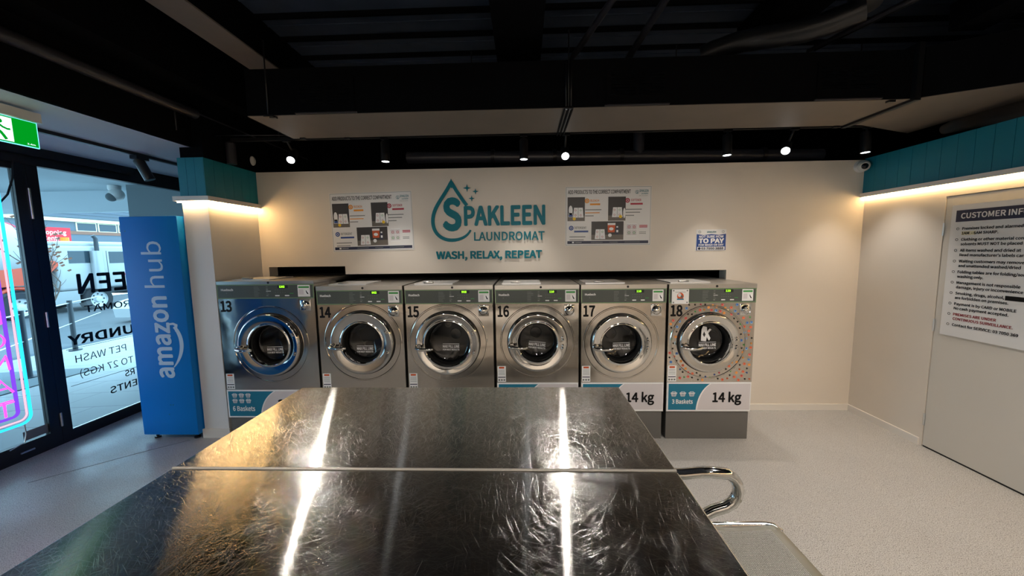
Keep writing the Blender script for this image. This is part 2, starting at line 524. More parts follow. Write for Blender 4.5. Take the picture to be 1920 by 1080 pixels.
class Plane:
    """draws flat print, or raised letters, on a plane: o origin, u right, v up; n = u x v faces the reader"""
    def __init__(self, o, u, v, mb=None, step=0.0005):
        self.o = Vector(o); self.u = Vector(u).normalized(); self.v = Vector(v).normalized()
        self.n = self.u.cross(self.v).normalized(); self.mb = mb or MB(); self.step = step
    def P(self, a, b, l=1):
        return self.o + self.u * a + self.v * b + self.n * (self.step * l)
    def poly(self, pts, m, l=1, thick=0.0):
        vs = [self.P(a, b, l) for a, b in pts]
        if thick:
            area = sum(pts[i][0] * pts[(i + 1) % len(pts)][1] - pts[(i + 1) % len(pts)][0] * pts[i][1] for i in range(len(pts)))
            if area < 0: vs = vs[::-1]
            self.mb.prism(vs, self.n * thick, m)
        else:
            self.mb.add(vs, [tuple(range(len(vs)))], m)
        return self
    def rect(self, a0, b0, a1, b1, m, l=1, thick=0.0):
        return self.poly([(a0, b0), (a1, b0), (a1, b1), (a0, b1)], m, l, thick)
    def ell(self, a, b, ra, rb, m, l=1, seg=20, rot=0):
        pts = []
        for i in range(seg):
            t = 2 * PI * i / seg; x = ra * math.cos(t); y = rb * math.sin(t)
            pts.append((a + x * math.cos(rot) - y * math.sin(rot), b + x * math.sin(rot) + y * math.cos(rot)))
        return self.poly(pts, m, l)
    def ring(self, a, b, r0, r1, m, l=1, seg=24):
        for i in range(seg):
            t, s = 2 * PI * i / seg, 2 * PI * (i + 1) / seg
            self.poly([(a + r0 * math.cos(t), b + r0 * math.sin(t)), (a + r1 * math.cos(t), b + r1 * math.sin(t)),
                       (a + r1 * math.cos(s), b + r1 * math.sin(s)), (a + r0 * math.cos(s), b + r0 * math.sin(s))], m, l)
        return self
    def text(self, s, a, b, cap, m, w=None, align='L', bold=0.0, l=2, thick=0.0, rot=0.0):
        vs, fs = glyphs(s, bold)
        if not vs: return self
        ch, cb = capheight(0.0)
        k = cap / (ch - cb)
        x0 = min(v[0] for v in vs); x1 = max(v[0] for v in vs)
        kx = k if w is None else w / (x1 - x0)
        wid = (x1 - x0) * kx
        sh = {'L': 0, 'C': -wid / 2, 'R': -wid}[align]
        out = []
        for (x, y, zz) in vs:
            p = ((x - x0) * kx + sh, (y - cb) * k)
            out.append((a + p[0] * math.cos(rot) - p[1] * math.sin(rot), b + p[0] * math.sin(rot) + p[1] * math.cos(rot), zz))
        pts = [self.P(x, y, l) + self.n * zz for x, y, zz in out]
        if not thick:
            self.mb.add(pts, fs, m)
            return self
        n = len(pts); top = [p + self.n * thick for p in pts]
        cnt = {}
        for f in fs:
            for i in range(len(f)):
                e = (f[i], f[(i + 1) % len(f)]); cnt[e] = cnt.get(e, 0) + 1
        # front faces plus side walls along boundary edges
        sides = [(e[0], e[1], n + e[1], n + e[0]) for e in cnt if (e[1], e[0]) not in cnt]
        self.mb.add(pts + top, [tuple(n + i for i in f) for f in fs] + sides, m)
        return self
    def build(self, name, parent=None, origin=None):
        return self.mb.build(name, parent, origin)

def arc(cx, cy, r, a0, a1, n):
    return [(cx + r * math.cos(math.radians(a0 + (a1 - a0) * i / n)), cy + r * math.sin(math.radians(a0 + (a1 - a0) * i / n))) for i in range(n + 1)]

# ================================================================== THE ROOM
WY = 3.415      # back wall face
RX = 2.988      # right wall face
GX = -3.75      # shop front glass
WT = 2.252      # top of the low walls
# floor and ceiling deck
struct(MB().box((-3.80, -4.2, -0.12), (4.6, 4.7, 0.0), 'floor'), 'floor')
deck = MB().box((-3.9, -4.3, 3.10), (4.7, 4.8, 3.2), 'deckp')
y = -4.1
while y < 4.7:
    deck.box((-3.8, y, 3.07), (4.6, y + 0.022, 3.10), 'black')
    deck.box((-3.8, y + 0.13, 3.094), (4.6, y + 0.14, 3.10), 'deckp')
    y += 0.2675
struct(deck, 'ceiling')
# back wall with the machine opening
bw = MB()
bw.box((-2.456, WY, 1.386), (-1.665, WY + 0.12, WT), 'wall')
bw.box((-1.665, WY, 1.311), (1.826, WY + 0.12, WT), 'wall')
bw.box((1.826, WY, 0), (3.11, WY + 0.12, WT), 'wall')
bw.box((-2.456, WY, 0), (-2.39, WY + 0.12, 1.386), 'wall')
struct(bw, 'wall_back')
# right wall (door opening left clear)
rw = MB()
rw.box((RX, 2.774, 0), (RX + 0.12, WY, WT), 'wall')
rw.box((RX, 1.78, 1.85), (RX + 0.12, 2.774, WT), 'wall')
rw.box((RX, -4.2, 0), (RX + 0.12, 1.78, WT), 'wall')
struct(rw, 'wall_right')
struct(MB().box((-3.8, -4.3, 0), (4.6, -4.2, 2.6), 'wall'), 'wall_front')
# dark service space behind and beside the low walls
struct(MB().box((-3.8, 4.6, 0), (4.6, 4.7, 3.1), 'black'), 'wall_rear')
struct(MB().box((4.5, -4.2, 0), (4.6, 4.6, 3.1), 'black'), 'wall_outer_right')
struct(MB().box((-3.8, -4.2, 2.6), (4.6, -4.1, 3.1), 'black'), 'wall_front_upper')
# pillar on the left
struct(MB().box((-2.662, 2.872, 0), (-2.456, WY + 0.12, 1.93), 'wallw').box((-2.642, 2.872, 2.25), (-2.456, 4.6, 3.1), 'black').box((-2.60, WY + .12, 0), (-2.456, 4.6, 2.25), 'black'), 'wall_left_pillar')  # black box behind the pillar is added to block daylight from the service space
# teal bulkheads, shelf trims
tb_ = MB().box((-2.648, 2.853, 1.962), (-2.447, WY + 0.1, 2.252), 'black')
for k in range(3): tb_.box((-2.651 + .0675 * k, 2.850, 1.962), (-2.651 + .0675 * k + .0655, 2.856, 2.252), 'teal')
for k in range(6): tb_.box((-2.449, 2.850 + .0945 * k, 1.962), (-2.444, 2.850 + .0945 * k + .0925, 2.252), 'teal')
struct(tb_, 'trim_1')
struct(MB().box((-2.703, 2.835, 1.926), (-2.420, WY, 1.962), 'trimw'), 'trim_2')
tb_ = MB().box((2.970, -4.2, 1.965), (RX, WY, 2.260), 'black')
for k in range(77): tb_.box((2.966, WY - .1 * k - .098, 1.965), (2.974, WY - .1 * k, 2.262), 'teal')
struct(tb_, 'trim_3')
struct(MB().box((2.946, -4.2, 1.932), (RX, WY, 1.965), 'trimw'), 'trim_4')
# warm led strips tucked under the shelves
def led(name, a, b, label, m='led'):
    return tag(MB().box(a, b, m).build(name, None, ((a[0] + b[0]) / 2, (a[1] + b[1]) / 2, a[2])), label, 'light strip')
led('led_strip', (2.966, -4.1, 1.922), (2.984, WY - 0.002, 1.932), 'long warm LED strip glowing above the door with the customer notice', 'led2')
led('led_strip', (-2.446, 2.86, 1.916), (-2.430, WY - 0.002, 1.926), 'warm LED strip under the pillar shelf facing the washing machines')
led('led_strip', (-2.68, 2.846, 1.916), (-2.45, 2.862, 1.926), 'warm LED strip under the pillar shelf front beside the blue locker')
# baseboards
def base(name, a, b): return struct(MB().box(a, b, 'trimw'), name)
base('baseboard_back', (1.83, WY - 0.013, 0), (RX, WY, 0.056))
base('baseboard_right', (RX - 0.013, 2.79, 0), (RX, WY - 0.013, 0.056))
base('baseboard_pillar', (-2.672, 2.858, 0), (-2.443, 2.872, 0.075))
# right door
dr = struct(MB().box((RX + 0.004, 1.785, 0.012), (RX + 0.044, 2.770, 1.846), 'doorp'), 'door_1')
struct(MB().box((RX + 0.012, 2.770, 0.0), (RX + 0.05, 2.776, 1.853), 'midgrey'), 'door_jamb', dr)
struct(MB().box((RX + 0.006, 1.785, 0.0), (RX + 0.05, 2.767, 0.010), 'gap'), 'door_threshold', dr)
for z in (1.62, 0.93, 0.21):
    struct(MB().cyl((RX + 0.0, 2.772, z - 0.045), (RX + 0.0, 2.772, z + 0.045), 0.006, 'alu', 10), 'hinge', dr)

# ---- shop front
fr = MB()
FI, FO = GX + .005, GX - .035
fr.box((FO, -4.2, 2.205), (GX + .02, 4.4, 2.34), 'satin')
fr.box((GX - 0.06, -4.2, 2.34), (GX + 0.0, 4.6, 3.1), 'black')
fr.box((FO, 2.827, 0.0), (FI, 4.4, 0.085), 'satin')
fr.box((GX - 0.01, 2.827, 0.085), (GX, 4.4, 0.093), 'alu')
fr.box((FO, 4.32, 0.0), (FI, 4.4, 2.205), 'satin')
fr.box((FO, 4.4, 0.0), (FI, 4.7, 3.1), 'black')
struct(fr, 'window_1_frame')
struct(MB().box((GX - .020, 2.827, 0.085), (GX - .012, 4.32, 2.205), 'glass'), 'window_1')
# folding door leaf with a wide black stile
d2 = MB()
d2.box((FO, 2.685, 0.0), (FI, 2.757, 2.205), 'satin')
d2.box((FO, 2.759, 0.0), (FI, 2.827, 2.205), 'satin')
d2.box((FO, 1.72, 0.0), (FI, 2.685, 0.125), 'satin')
d2.box((FO, 1.72, 2.16), (FI, 2.685, 2.205), 'satin')
d2.box((FO, 1.65, 0.0), (FI, 1.72, 2.205), 'satin')
d2o = struct(d2, 'door_2')
struct(MB().box((GX - .020, 1.72, 0.125), (GX - .012, 2.685, 2.16), 'glass'), 'door_glass', d2o)
for z0, z1 in ((1.80, 2.03), (0.96, 1.08), (0.15, 0.26)):
    struct(MB().cyl((FI + .005, 2.758, z0), (FI + .005, 2.758, z1), 0.008, 'alu', 10), 'hinge', d2o)
struct(MB().box((FI, 2.50, 0.055), (FI + .007, 2.58, 0.066), 'alu'), 'bolt', d2o)
# rest of the shop front towards the camera
d3 = MB()
for y in (-0.35, 0.65, 1.58):
    d3.box((FO, y, 0), (FI, y + 0.07, 2.205), 'satin')
d3.box((FO, -0.35, 0), (FI, 1.65, 0.12), 'satin')
d3.box((FO, 1.22, 0), (FI, 1.65, 2.205), 'satin')  # added unseen dark panel, darkens the reflection in the widest machine
struct(d3, 'window_2_frame')
struct(MB().box((GX - .020, -0.28, 0.12), (GX - .012, 1.58, 2.205), 'glass'), 'window_2')
struct(MB().box((GX - .05, -4.2, 0), (GX + .02, -0.35, 2.34), 'wall'), 'wall_left')
# ceiling drop above the shop front
bk = MB()
bk.box((GX + 0.05, -4.2, 2.335), (-2.54, 4.5, 2.36), 'soffit')
bk.box((-2.56, -4.2, 2.335), (-2.535, 4.5, 2.72), 'black')
bk.box((GX + 0.05, -4.2, 2.72), (-2.535, 4.5, 2.74), 'black')
struct(bk, 'ceiling_drop')
struct(MB().box((GX + 0.02, -2.0, 2.27), (GX + 0.06, 3.5, 2.335), 'satin'), 'trim_5')
# dark steel beams under the deck
struct(MB().box((-2.80, -4.2, 2.72), (-2.33, 4.6, 3.10), 'black'), 'trim_6')
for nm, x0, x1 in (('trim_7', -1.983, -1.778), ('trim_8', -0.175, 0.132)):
    b = MB().box((x0, -4.1, 2.86), (x1, 4.5, 3.10), 'black').box((x0, -4.1, 2.85), (x1, 4.5, 2.862), 'beamlit' if x0 < -1 else 'black')  # pale slab under the left beam paints its lit underside
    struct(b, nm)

# ================================================================== WASHING MACHINES
def rect_hole(mb, x0, x1, z0, z1, y, cx, cz, r, m, n=64):
    """front sheet facing -Y with a round hole"""
    vs = []; fs = []
    for k in range(n):
        t = 2 * PI * k / n
        c, s = math.cos(t), math.sin(t)
        q = min(((x1 - cx) if c > 0 else (x0 - cx)) / c if abs(c) > 1e-9 else 1e9,
                ((z1 - cz) if s > 0 else (z0 - cz)) / s if abs(s) > 1e-9 else 1e9)
        vs.append((cx + r * c, y, cz + r * s)); vs.append((cx + q * c, y, cz + q * s))
    for k in range(n):
        l = (k + 1) % n
        fs.append((2 * k, 2 * k + 1, 2 * l + 1, 2 * l))
    mb.add(vs, fs, m)
    # corner fillers
    for (X, Z) in ((x0, z0), (x1, z0), (x1, z1), (x0, z1)):
        best = sorted(range(n), key=lambda k: (vs[2 * k + 1][0] - X) ** 2 + (vs[2 * k + 1][2] - Z) ** 2)[:2]
        a, b = sorted(best)
        if (b - a) != 1: a, b = b, a
        mb.add([vs[2 * a + 1], (X, y, Z), vs[2 * b + 1]], [(0, 1, 2)], m)

def basket_icon(p, a, b, s):
    p.poly([(a - .5 * s, b + .18 * s), (a + .5 * s, b + .18 * s), (a + .34 * s, b - .42 * s), (a - .34 * s, b - .42 * s)], 'signw', 3)
    p.rect(a - .56 * s, b + .12 * s, a + .56 * s, b + .24 * s, 'white', 4)
    p.poly([(a - .42 * s, b + .24 * s), (a - .28 * s, b + .44 * s), (a + .28 * s, b + .44 * s), (a + .42 * s, b + .24 * s), (a + .32 * s, b + .24 * s), (a + .22 * s, b + .36 * s), (a - .22 * s, b + .36 * s), (a - .32 * s, b + .24 * s)], 'white', 3)
    for k in (-1, 0, 1):
        p.rect(a + (.17 * k - .035) * s, b - .30 * s, a + (.17 * k + .035) * s, b + .06 * s, 'signt', 5)

def paw(p, a, b, r, m, rot):
    p.ell(a, b, r * .5, r * .42, m, 5, 10, rot)
    for k in range(4):
        t = rot + PI / 2 + (k - 1.5) * .52
        p.ell(a + math.cos(t) * r * .78, b + math.sin(t) * r * .78, r * .2, r * .26, m, 5, 7, t - PI / 2)

def washer(no, x0, x1, yf, top, pt, pb, st, sb, cx, cz, R, Ri, label, digits, baskets=3, kg='14 kg', fill=(0.0, 0.0, 0.0), handle_ang=0.0, paws=False, sign=True):
    t = thing('washing_machine', label, 'washing machine', ((x0 + x1) / 2, yf, 0), 'front-loading machines along the back wall')
    yb = 3.95
    # cabinet
    b = MB()
    b.box((x0 + .004, yf + .003, sb - .005), (x0 + .006, yb, pb), 'steel2'); b.box((x1 - .006, yf + .003, sb - .005), (x1 - .004, yb, pb), 'steel2')
    b.box((x0, yf + .35, sb - .005), (x1, yb, top - .03), 'steel2')
    b.box((x0, yf + .001, pb), (x0 + .003, yb, top - .02), 'steel2'); b.box((x1 - .003, yf + .001, pb), (x1, yb, top - .02), 'steel2')
    rect_hole(b, x0 + .003, x1 - .003, st, pb, yf, cx, cz, R - .012, 'steel')
    b.box((x0 + .003, yf, sb - .004), (x1 - .003, yf + .02, st), 'steel2')
    b.lathe((cx, yf, cz), (0, -1, 0), [(R + .062, 0), (R + .058, .0035), (R + .052, .0035), (R + .048, 0)], 'steel')
    b.build('cabinet', t)
    # top with front lip
    l = MB().box((x0, yf - .004, pt), (x1, yf + .03, top), 'steel2')
    l.box((x0, yf + .03, top - .025), (x1, yb, top), 'steel2')
    l.lathe(((x0 + x1) / 2 + .03, yf - .004, (top + pt) / 2), (0, -1, 0), [(.0, .002), (.009, .002), (.009, 0)], 'gap', 16)
    l.build('top_panel', t)
    h = MB().box((x0 + .05, yf + .10, top), (x0 + .36, yf + .42, top + .008), 'lid')
    h.rbox((x0 + .12, yf + .11, top + .008), (x0 + .20, yf + .14, top + .022), .006, 'steel2')
    h.build('hopper_lid', t)
    # control panel
    p = Plane((x0, yf - .002, pb), (1, 0, 0), (0, 0, 1)); w = x1 - x0; hh = pt - pb
    pn = MB().box((x0 + .002, yf - .002, pb), (x1 - .002, yf + .03, pt), 'panel')
    p.mb = pn
    for (a0, b0, a1, b1) in ((.004, .003, w - .004, .006), (.004, hh - .006, w - .004, hh - .003), (.004, .003, .007, hh - .003), (w - .007, .003, w - .004, hh - .003)):
        p.rect(a0, b0, a1, b1, 'panelline')
    pno = p.build('control_panel', t)
    q = Plane((x0, yf - .002, pb), (1, 0, 0), (0, 0, 1))
    if not paws: q.text('Huebsch', w * .045, hh * .56, hh * .14, 'white', w * .125, bold=.035)
    q.ell(w * .10, hh * .40, .004, .003, 'midgrey', 2, 8)
    q.build('brand_lettering', pno); q = Plane((x0, yf - .002, pb), (1, 0, 0), (0, 0, 1))
    for k in range(7):
        q.rect(w * .385, hh * (.80 - k * .105), w * (.385 + random.uniform(.04, .075)), hh * (.825 - k * .105), 'midgrey', 2)
    for k, (ww, mm) in enumerate(((.02, 'midgrey'), (.02, 'midgrey'), (.02, 'grey'), (.05, 'white'), (.02, 'midgrey'), (.03, 'midgrey'), (.02, 'grey'))):
        q.rect(w * .51, hh * (.82 - k * .105), w * (.51 + ww), hh * (.85 - k * .105), mm, 2)
    q.build('cycle_lettering', pno); q = Plane((x0, yf - .002, pb), (1, 0, 0), (0, 0, 1))
    for k in range(5):
        q.ell(w * (.605 + .025 * k), hh * .6, .003, .002, 'midgrey', 2, 8)
        q.ell(w * (.605 + .025 * k), hh * .42, .003, .002, 'midgrey', 2, 8)
    for k in range(2):
        q.rect(w * (.60 + .10 * k), hh * .17, w * (.645 + .10 * k), hh * .24, 'white', 2)
    q.rect(w * .75, hh * .33, w * .79, hh * .37, 'green', 2)
    q.build('button_print', pno)
    q = Plane((x0, yf - .002, pb), (1, 0, 0), (0, 0, 1))
    q.rect(w * .63, hh * .72, w * .735, hh * .93, 'gap', 1)
    q.text(digits, w * .675, hh * .76, hh * .125, 'digit', w * .055, 'C', .03, 3)
    o = q.build('display', pno); o['label'] = 'small black display with green digits'
    # pay sticker on the panel (its code square is left blank)
    q = Plane((x1 - w * .165, yf - .003, pb + hh * .12), (1, 0, 0), (0, 0, 1))
    q.rect(0, 0, w * .125, hh * .8, 'white', 1); q.rect(.004, .004, w * .125 - .004, hh * .8 - .004, 'card', 2)
    q.rect(.006, hh * .60, w * .125 - .006, hh * .72, 'green', 3)
    q.rect(.009, hh * .14, w * .058, hh * .5, 'signw', 3)
    q.ell(w * .093, hh * .30, w * .024, hh * .19, 'white', 3, 14)
    q.poly([(w * .082, hh * .42), (w * .088, hh * .44), (w * .094, hh * .34), (w * .108, hh * .22), (w * .104, hh * .16), (w * .094, hh * .2), (w * .086, hh * .3)], 'ink', 4)
    o = q.build('pay_sticker', pno); o['label'] = 'white sticker with a green band and phone symbol'
    if paws:
        q = Plane((x0 + w * .033, yf - .004, pb - .006), (1, 0, 0), (0, 0, 1))
        a, c = w * .195, hh * 1.02
        q.rect(0, 0, a, c, 'card', 1, .002)
        for (u, v) in ((.1, .1), (.9, .1), (.1, .9), (.9, .9)): q.ell(a * u, c * v, .006, .006, 'midgrey', 6, 12)
        q.ell(a * .5, c * .52, a * .2, c * .25, 'orange2', 6, 16); q.rect(a * .3, c * .27, a * .7, c * .36, 'signt', 7)
        q.ell(a * .45, c * .6, a * .1, c * .13, 'signw', 7, 12); q.ell(a * .58, c * .5, a * .07, c * .1, 'photob', 7, 12)
        q.rect(a * .2, c * .78, a * .8, c * .82, 'grey', 6)
        o = q.build('notice_plate', t); o['label'] = 'small white plate screwed over the panel corner'
    # chrome lock dial
    d = MB().rbox((x1 - .118, yf - .004, pb - .100), (x1 - .034, yf + .01, pb - .012), .004, 'chrome', 2)
    d.lathe((x1 - .076, yf - .004, pb - .056), (0, -1, 0), [(.036, 0), (.036, .006), (.029, .013), (.024, .010), (.020, .012), (.019, .024), (.012, .028), (0, .028)], 'chrome', 32)
    d.build('lock_dial', t)
    # number and paw prints, warning label
    q = Plane((x0, yf, pb), (1, 0, 0), (0, 0, 1))
    q.text(no, .018, -.100, .080, 'ink', .090, bold=.038, l=3)
    q.build('number_decal', t)
    if paws:
        q = Plane((0, yf, 0), (1, 0, 0), (0, 0, 1))
        rnd = random.Random(4)
        pts = []
        cols = [('orange2', 'trred'), ('blueink', 'trblue'), ('ink', None), ('ink', None), ('green', None), ('orange', 'orange'), ('red', 'trred'), ('blueink', 'clad')]
        tries = 0
        while len(pts) < 170 and tries < 9000:
            tries += 1
            a = rnd.uniform(x0 + .02, x1 - .02); c = rnd.uniform(st + .015, pb - .015)
            dd = math.hypot(a - cx, c - cz)
            if dd < R + .02 or (a < x0 + .13 and c > pb - .12) or (a > x1 - .13 and c > pb - .11) or (a < x0 + .1 and c < st + .15): continue
            if any(math.hypot(a - e, c - f) < .031 for e, f in pts): continue
            pts.append((a, c))
            fg, bg = rnd.choice(cols)
            if bg and rnd.random() < .7:
                q.ell(a, c, .011, .011, M['pawbg_' + bg], 3, 14); paw(q, a, c, .0085, fg, rnd.uniform(-.7, .7))
            else: paw(q, a, c, .0095, fg, rnd.uniform(-.7, .7))
        o = q.build('paw_print_pattern', t); o['label'] = 'coloured paw prints scattered over the steel front'
    q = Plane((x0 + .010, yf, st + .006), (1, 0, 0), (0, 0, 1))
    q.rect(0, 0, .066, .128, 'white', 1); q.rect(.012, .108, .054, .122, 'orange2', 2)
    for k in range(4): q.rect(.008, .094 - k * .012, .058, .097 - k * .012, 'midgrey', 2)
    q.rect(.004, .034, .062, .041, 'navy', 2)
    for k in range(3): q.rect(.006 + k * .02, .008, .020 + k * .02, .022, 'midgrey', 2)
    o = q.build('warning_label', t); o['label'] = 'white warning label with an orange header'
    # capacity sign
    if sign:
        sh = st - sb; q = Plane((x0 + .006, yf - .001, sb), (1, 0, 0), (0, 0, 1)); sw = w - .012
        q.rect(0, 0, sw, sh, 'white', 1, .003)
        q.rect(.012, .012, sw - .006, sh - .012, 'signw', 8)
        curve = []
        k1, k2 = .508, .350
        for i in range(13):
            tt = i / 12
            bz = ((1 - tt) ** 2 * k1 + 2 * (1 - tt) * tt * (k2 + .02) + tt ** 2 * k2, (1 - tt) ** 2 * (sh - .012) + 2 * (1 - tt) * tt * sh * .68 + tt ** 2 * .012)
            curve.append((bz[0] * sw, bz[1]))
        q.poly([(.012, .012)] + [(a + .012, c) for a, c in curve[::-1]] + [(.012, sh - .012)], 'white', 9)
        q.poly([(.012, .012)] + curve[::-1] + [(.012, sh - .012)], 'signt', 10)
        q.step = .0005
        if baskets:
            q2 = Plane(q.P(0, 0, 10), (1, 0, 0), (0, 0, 1), q.mb)
            if baskets == 6:
                for k in range(6): basket_icon(q2, .066 + .056 * (k % 3), sh * (.80 if k < 3 else .60), .042)
                q2.text('6 Baskets', .043, sh * .245, .038, 'white', .185, bold=.03, l=3)
            else:
                for k in range(3): basket_icon(q2, sw * (.083 + .107 * k), sh * .60, .046)
                q2.text('3 Baskets', sw * .062, sh * .27, .033, 'white', sw * .25, bold=.03, l=3)
        if kg:
            q.text(kg, sw * .545, sh * .33, sh * .31, 'ink', sw * .345, bold=.035, l=11)
        q.build('capacity_sign', t)
    MB().box((x0 + .01, yf + .012, 0.0), (x1 - .01, yb, sb - .012), 'base').box((x0 + .006, yf + .03, sb - .02), (x1 - .006, yb, sb - .004), 'gap').build('base', t)
    # drum behind the glass
    b = MB()
    b.lathe((cx, yf, cz), (0, -1, 0), [(R - .012, 0), (R - .012, -.02), (Ri + .01, -.03), (Ri - .004, -.07), (Ri - .02, -.08)], 'gap')
    b.lathe((cx, yf, cz), (0, -1, 0), [(Ri - .012, -.075), (Ri + .02, -.09), (Ri + .02, -.34), (.05, -.345), (.045, -.335), (0, -.33)], 'drum')
    for k in range(3):
        tt = k * 2.094 + .5
        c, s = math.cos(tt), math.sin(tt)
        b.cyl((cx + c * Ri * .98, yf + .1, cz + s * Ri * .98), (cx + c * Ri * .98, yf + .33, cz + s * Ri * .98), .03, 'drum', 10)
    b.lathe((cx - Ri * .35, yf + .33, cz + Ri * .5), (0, -1, 0), [(.03, .0), (.03, .006), (.018, .006), (.012, .0), (0, .0)], 'steel2', 24)
    b.build('drum', t)
    # door
    dm = MB()
    dm.lathe((cx, yf, cz), (0, -1, 0), [(R + .004, .002), (R + .006, .010), (R, .016)], 'gap', 72)
    dm.lathe((cx, yf, cz), (0, -1, 0), [(R - .012, .004), (R - .001, .010), (R, .022), (R - .001, .030), (R - .005, .037), (R - .012, .041), (R - .015, .0415), (R - .018, .0415),
                                        (Ri + .022, .032), (Ri + .018, .031), (Ri + .014, .032), (Ri + .010, .035), (Ri + .005, .0355), (Ri + .001, .032), (Ri, .022), (Ri - .002, -.01)], 'chromed', 96)
    do = dm.build('door', t)
    MB().lathe((cx, yf, cz), (0, -1, 0), [(Ri, .018), (Ri * .985, -.02), (Ri * .90, -.062), (Ri * .75, -.075), (0, -.08)], 'dglass', 64).build('door_glass', do)
    MB().lathe((cx, yf, cz), (0, -1, 0), [(Ri + .001, .0), (Ri - .006, .004), (Ri - .012, -.012), (Ri - .012, -.05), (Ri, -.07)], 'gap', 64).build('gasket', do)
    # lever handle on the hinge-free side
    ca, sa = math.cos(handle_ang), math.sin(handle_ang)
    hx = cx - R + .025; hz = cz - .024
    hb = MB().lathe((hx, yf, hz + .004), (0, -1, 0), [(.022, .040), (.022, .052), (.014, .060), (.010, .075), (0, .077)], 'chrome', 24)
    pts = [(-.010, .068, .0), (.010, .078, -.004), (.040, .086, -.006), (.075, .090, -.005), (.105, .088, -.003), (.125, .082, 0)]
    hb.tube([(hx + a * ca - c * sa, yf - bb, hz + a * sa + c * ca) for a, bb, c in pts], [.014, .015, .013, .012, .013, .010], 'chrome', 14)
    hb.box((hx - .004, yf - .066, hz + .004), (hx + .02, yf - .05, hz + .022), 'chrome')
    hb.build('door_handle', do)
    # hinge plate with bolts
    hp = MB()
    for dz in (.042, .022, -.022, -.042) if R < .24 else (.095, .080, -.060, -.075):
        rr = R - .032
        tt = math.asin(dz / rr)
        hp.lathe((cx + rr * math.cos(tt), yf, cz + dz), (0, -1, 0), [(.009, .036), (.009, .046), (.005, .050), (0, .050)], 'chrome', 12)
        hp.build('hinge_bolt', do); hp = MB()
    # fill line print on the glass
    q = Plane((cx + fill[0], yf + .066, cz - .012 + fill[1]), (math.cos(fill[2]), 0, math.sin(fill[2])), (-math.sin(fill[2]), 0, math.cos(fill[2])))
    s = .134
    q.rect(-s / 2, .030, s / 2, .033, 'white', 1)
    q.text('MAX FILL LINE', 0, .0, .021, 'white', s, 'C', .03, 1)
    q.text('FOR BEST RESULTS', 0, -.022, .0125, 'white', s, 'C', .03, 1)
    q.build('fill_line_print', do)
    if paws:
        q = Plane((cx + .010, yf + .064, cz - .004), (1, 0, 0), (0, 0, 1))
        q.poly([(-.035, .0), (.005, -.004), (.01, .03), (.028, .0), (.04, .02), (.02, .06), (.045, .09), (.03, .098), (.012, .075), (.008, .11), (-.02, .118), (-.032, .09)], 'card', 1)
        q.poly([(-.01, .03), (.0, .05), (-.012, .075), (-.022, .05)], 'photo', 3)
        o = q.build('torn_sticker', do); o['label'] = 'torn white remains of a peeled sticker'
    return t

for k in ('trred', 'trblue', 'orange', 'clad'):
    c = {'trred': (222, 128, 104), 'trblue': (110, 150, 200), 'orange': (222, 160, 110), 'clad': (130, 170, 210)}[k]
    M['pawbg_' + k] = mat('paw_disc_' + k, rgb(*c), 0.4)
MY = 2.86
washer('13', -2.440, -1.654, MY, 1.297, 1.272, 1.158, .412, .179, -2.035, .786, .252, .160, 'widest washing machine, numbered 13, standing against the white pillar', '1262', 6, '27 kg', (-.015, -.055, .02))
washer('14', -1.640, -.952, MY, 1.250, 1.218, 1.104, .412, .179, -1.285, .800, .252, .160, 'steel washing machine numbered 14, beside the wider machine 13', '962', 0, None, (-.016, -.066, .0))
washer('15', -.936, -.243, MY, 1.247, 1.216, 1.103, .412, .179, -.606, .790, .252, .178, 'steel washing machine numbered 15 under the water-drop wall logo', '968', 0, None, (.01, -.042, -.01))
washer('16', -.228, .423, MY, 1.243, 1.211, 1.100, .468, .235, .098, .798, .230, .152, 'steel washing machine numbered 16, under the logo lettering, in the middle of the row', '110', 3, '14 kg', (.0, -.038, -.09))
washer('17', .437, 1.089, MY, 1.240, 1.208, 1.097, .468, .235, .747, .783, .230, .150, 'plain steel washing machine numbered 17, next to the paw-print machine', '110', 3, '14 kg', (.022, -.034, .03))
washer('18', 1.104, 1.762, MY, 1.237, 1.205, 1.094, .469, .234, 1.414, .786, .230, .156, 'end washing machine numbered 18 with coloured paw prints on its front', '110', 3, '14 kg', (.028, -.036, .02), paws=True)

# ================================================================== WALL SIGNS
def bez(p0, p1, p2, p3, n=10):
    out = []
    for i in range(n + 1):
        t = i / n; s = 1 - t
        out.append(tuple(s ** 3 * a + 3 * s * s * t * b + 3 * s * t * t * c + t ** 3 * d for a, b, c, d in zip(p0, p1, p2, p3)))
    return out
def strip(p, pts, hw, m, l, thick=0.0):
    """band of half width hw(i) along a 2d path"""
    n = len(pts); L = []; Rr = []
    for i in range(n):
        a = pts[max(i - 1, 0)]; b = pts[min(i + 1, n - 1)]
        dx, dy = b[0] - a[0], b[1] - a[1]; d = math.hypot(dx, dy) or 1
        w = hw(i / (n - 1)) if callable(hw) else hw
        L.append((pts[i][0] - dy / d * w, pts[i][1] + dx / d * w)); Rr.append((pts[i][0] + dy / d * w, pts[i][1] - dx / d * w))
    for i in range(n - 1):
        p.poly([L[i], Rr[i], Rr[i + 1], L[i + 1]], m, l, thick)
    return p

lg = thing('wall_logo', 'raised teal water-drop logo with laundromat lettering on the cream wall', 'sign', (-.33, WY, 1.43))
LP = lambda: Plane((0, WY, 0), (1, 0, 0), (0, 0, 1))
TH = .012
p = LP()
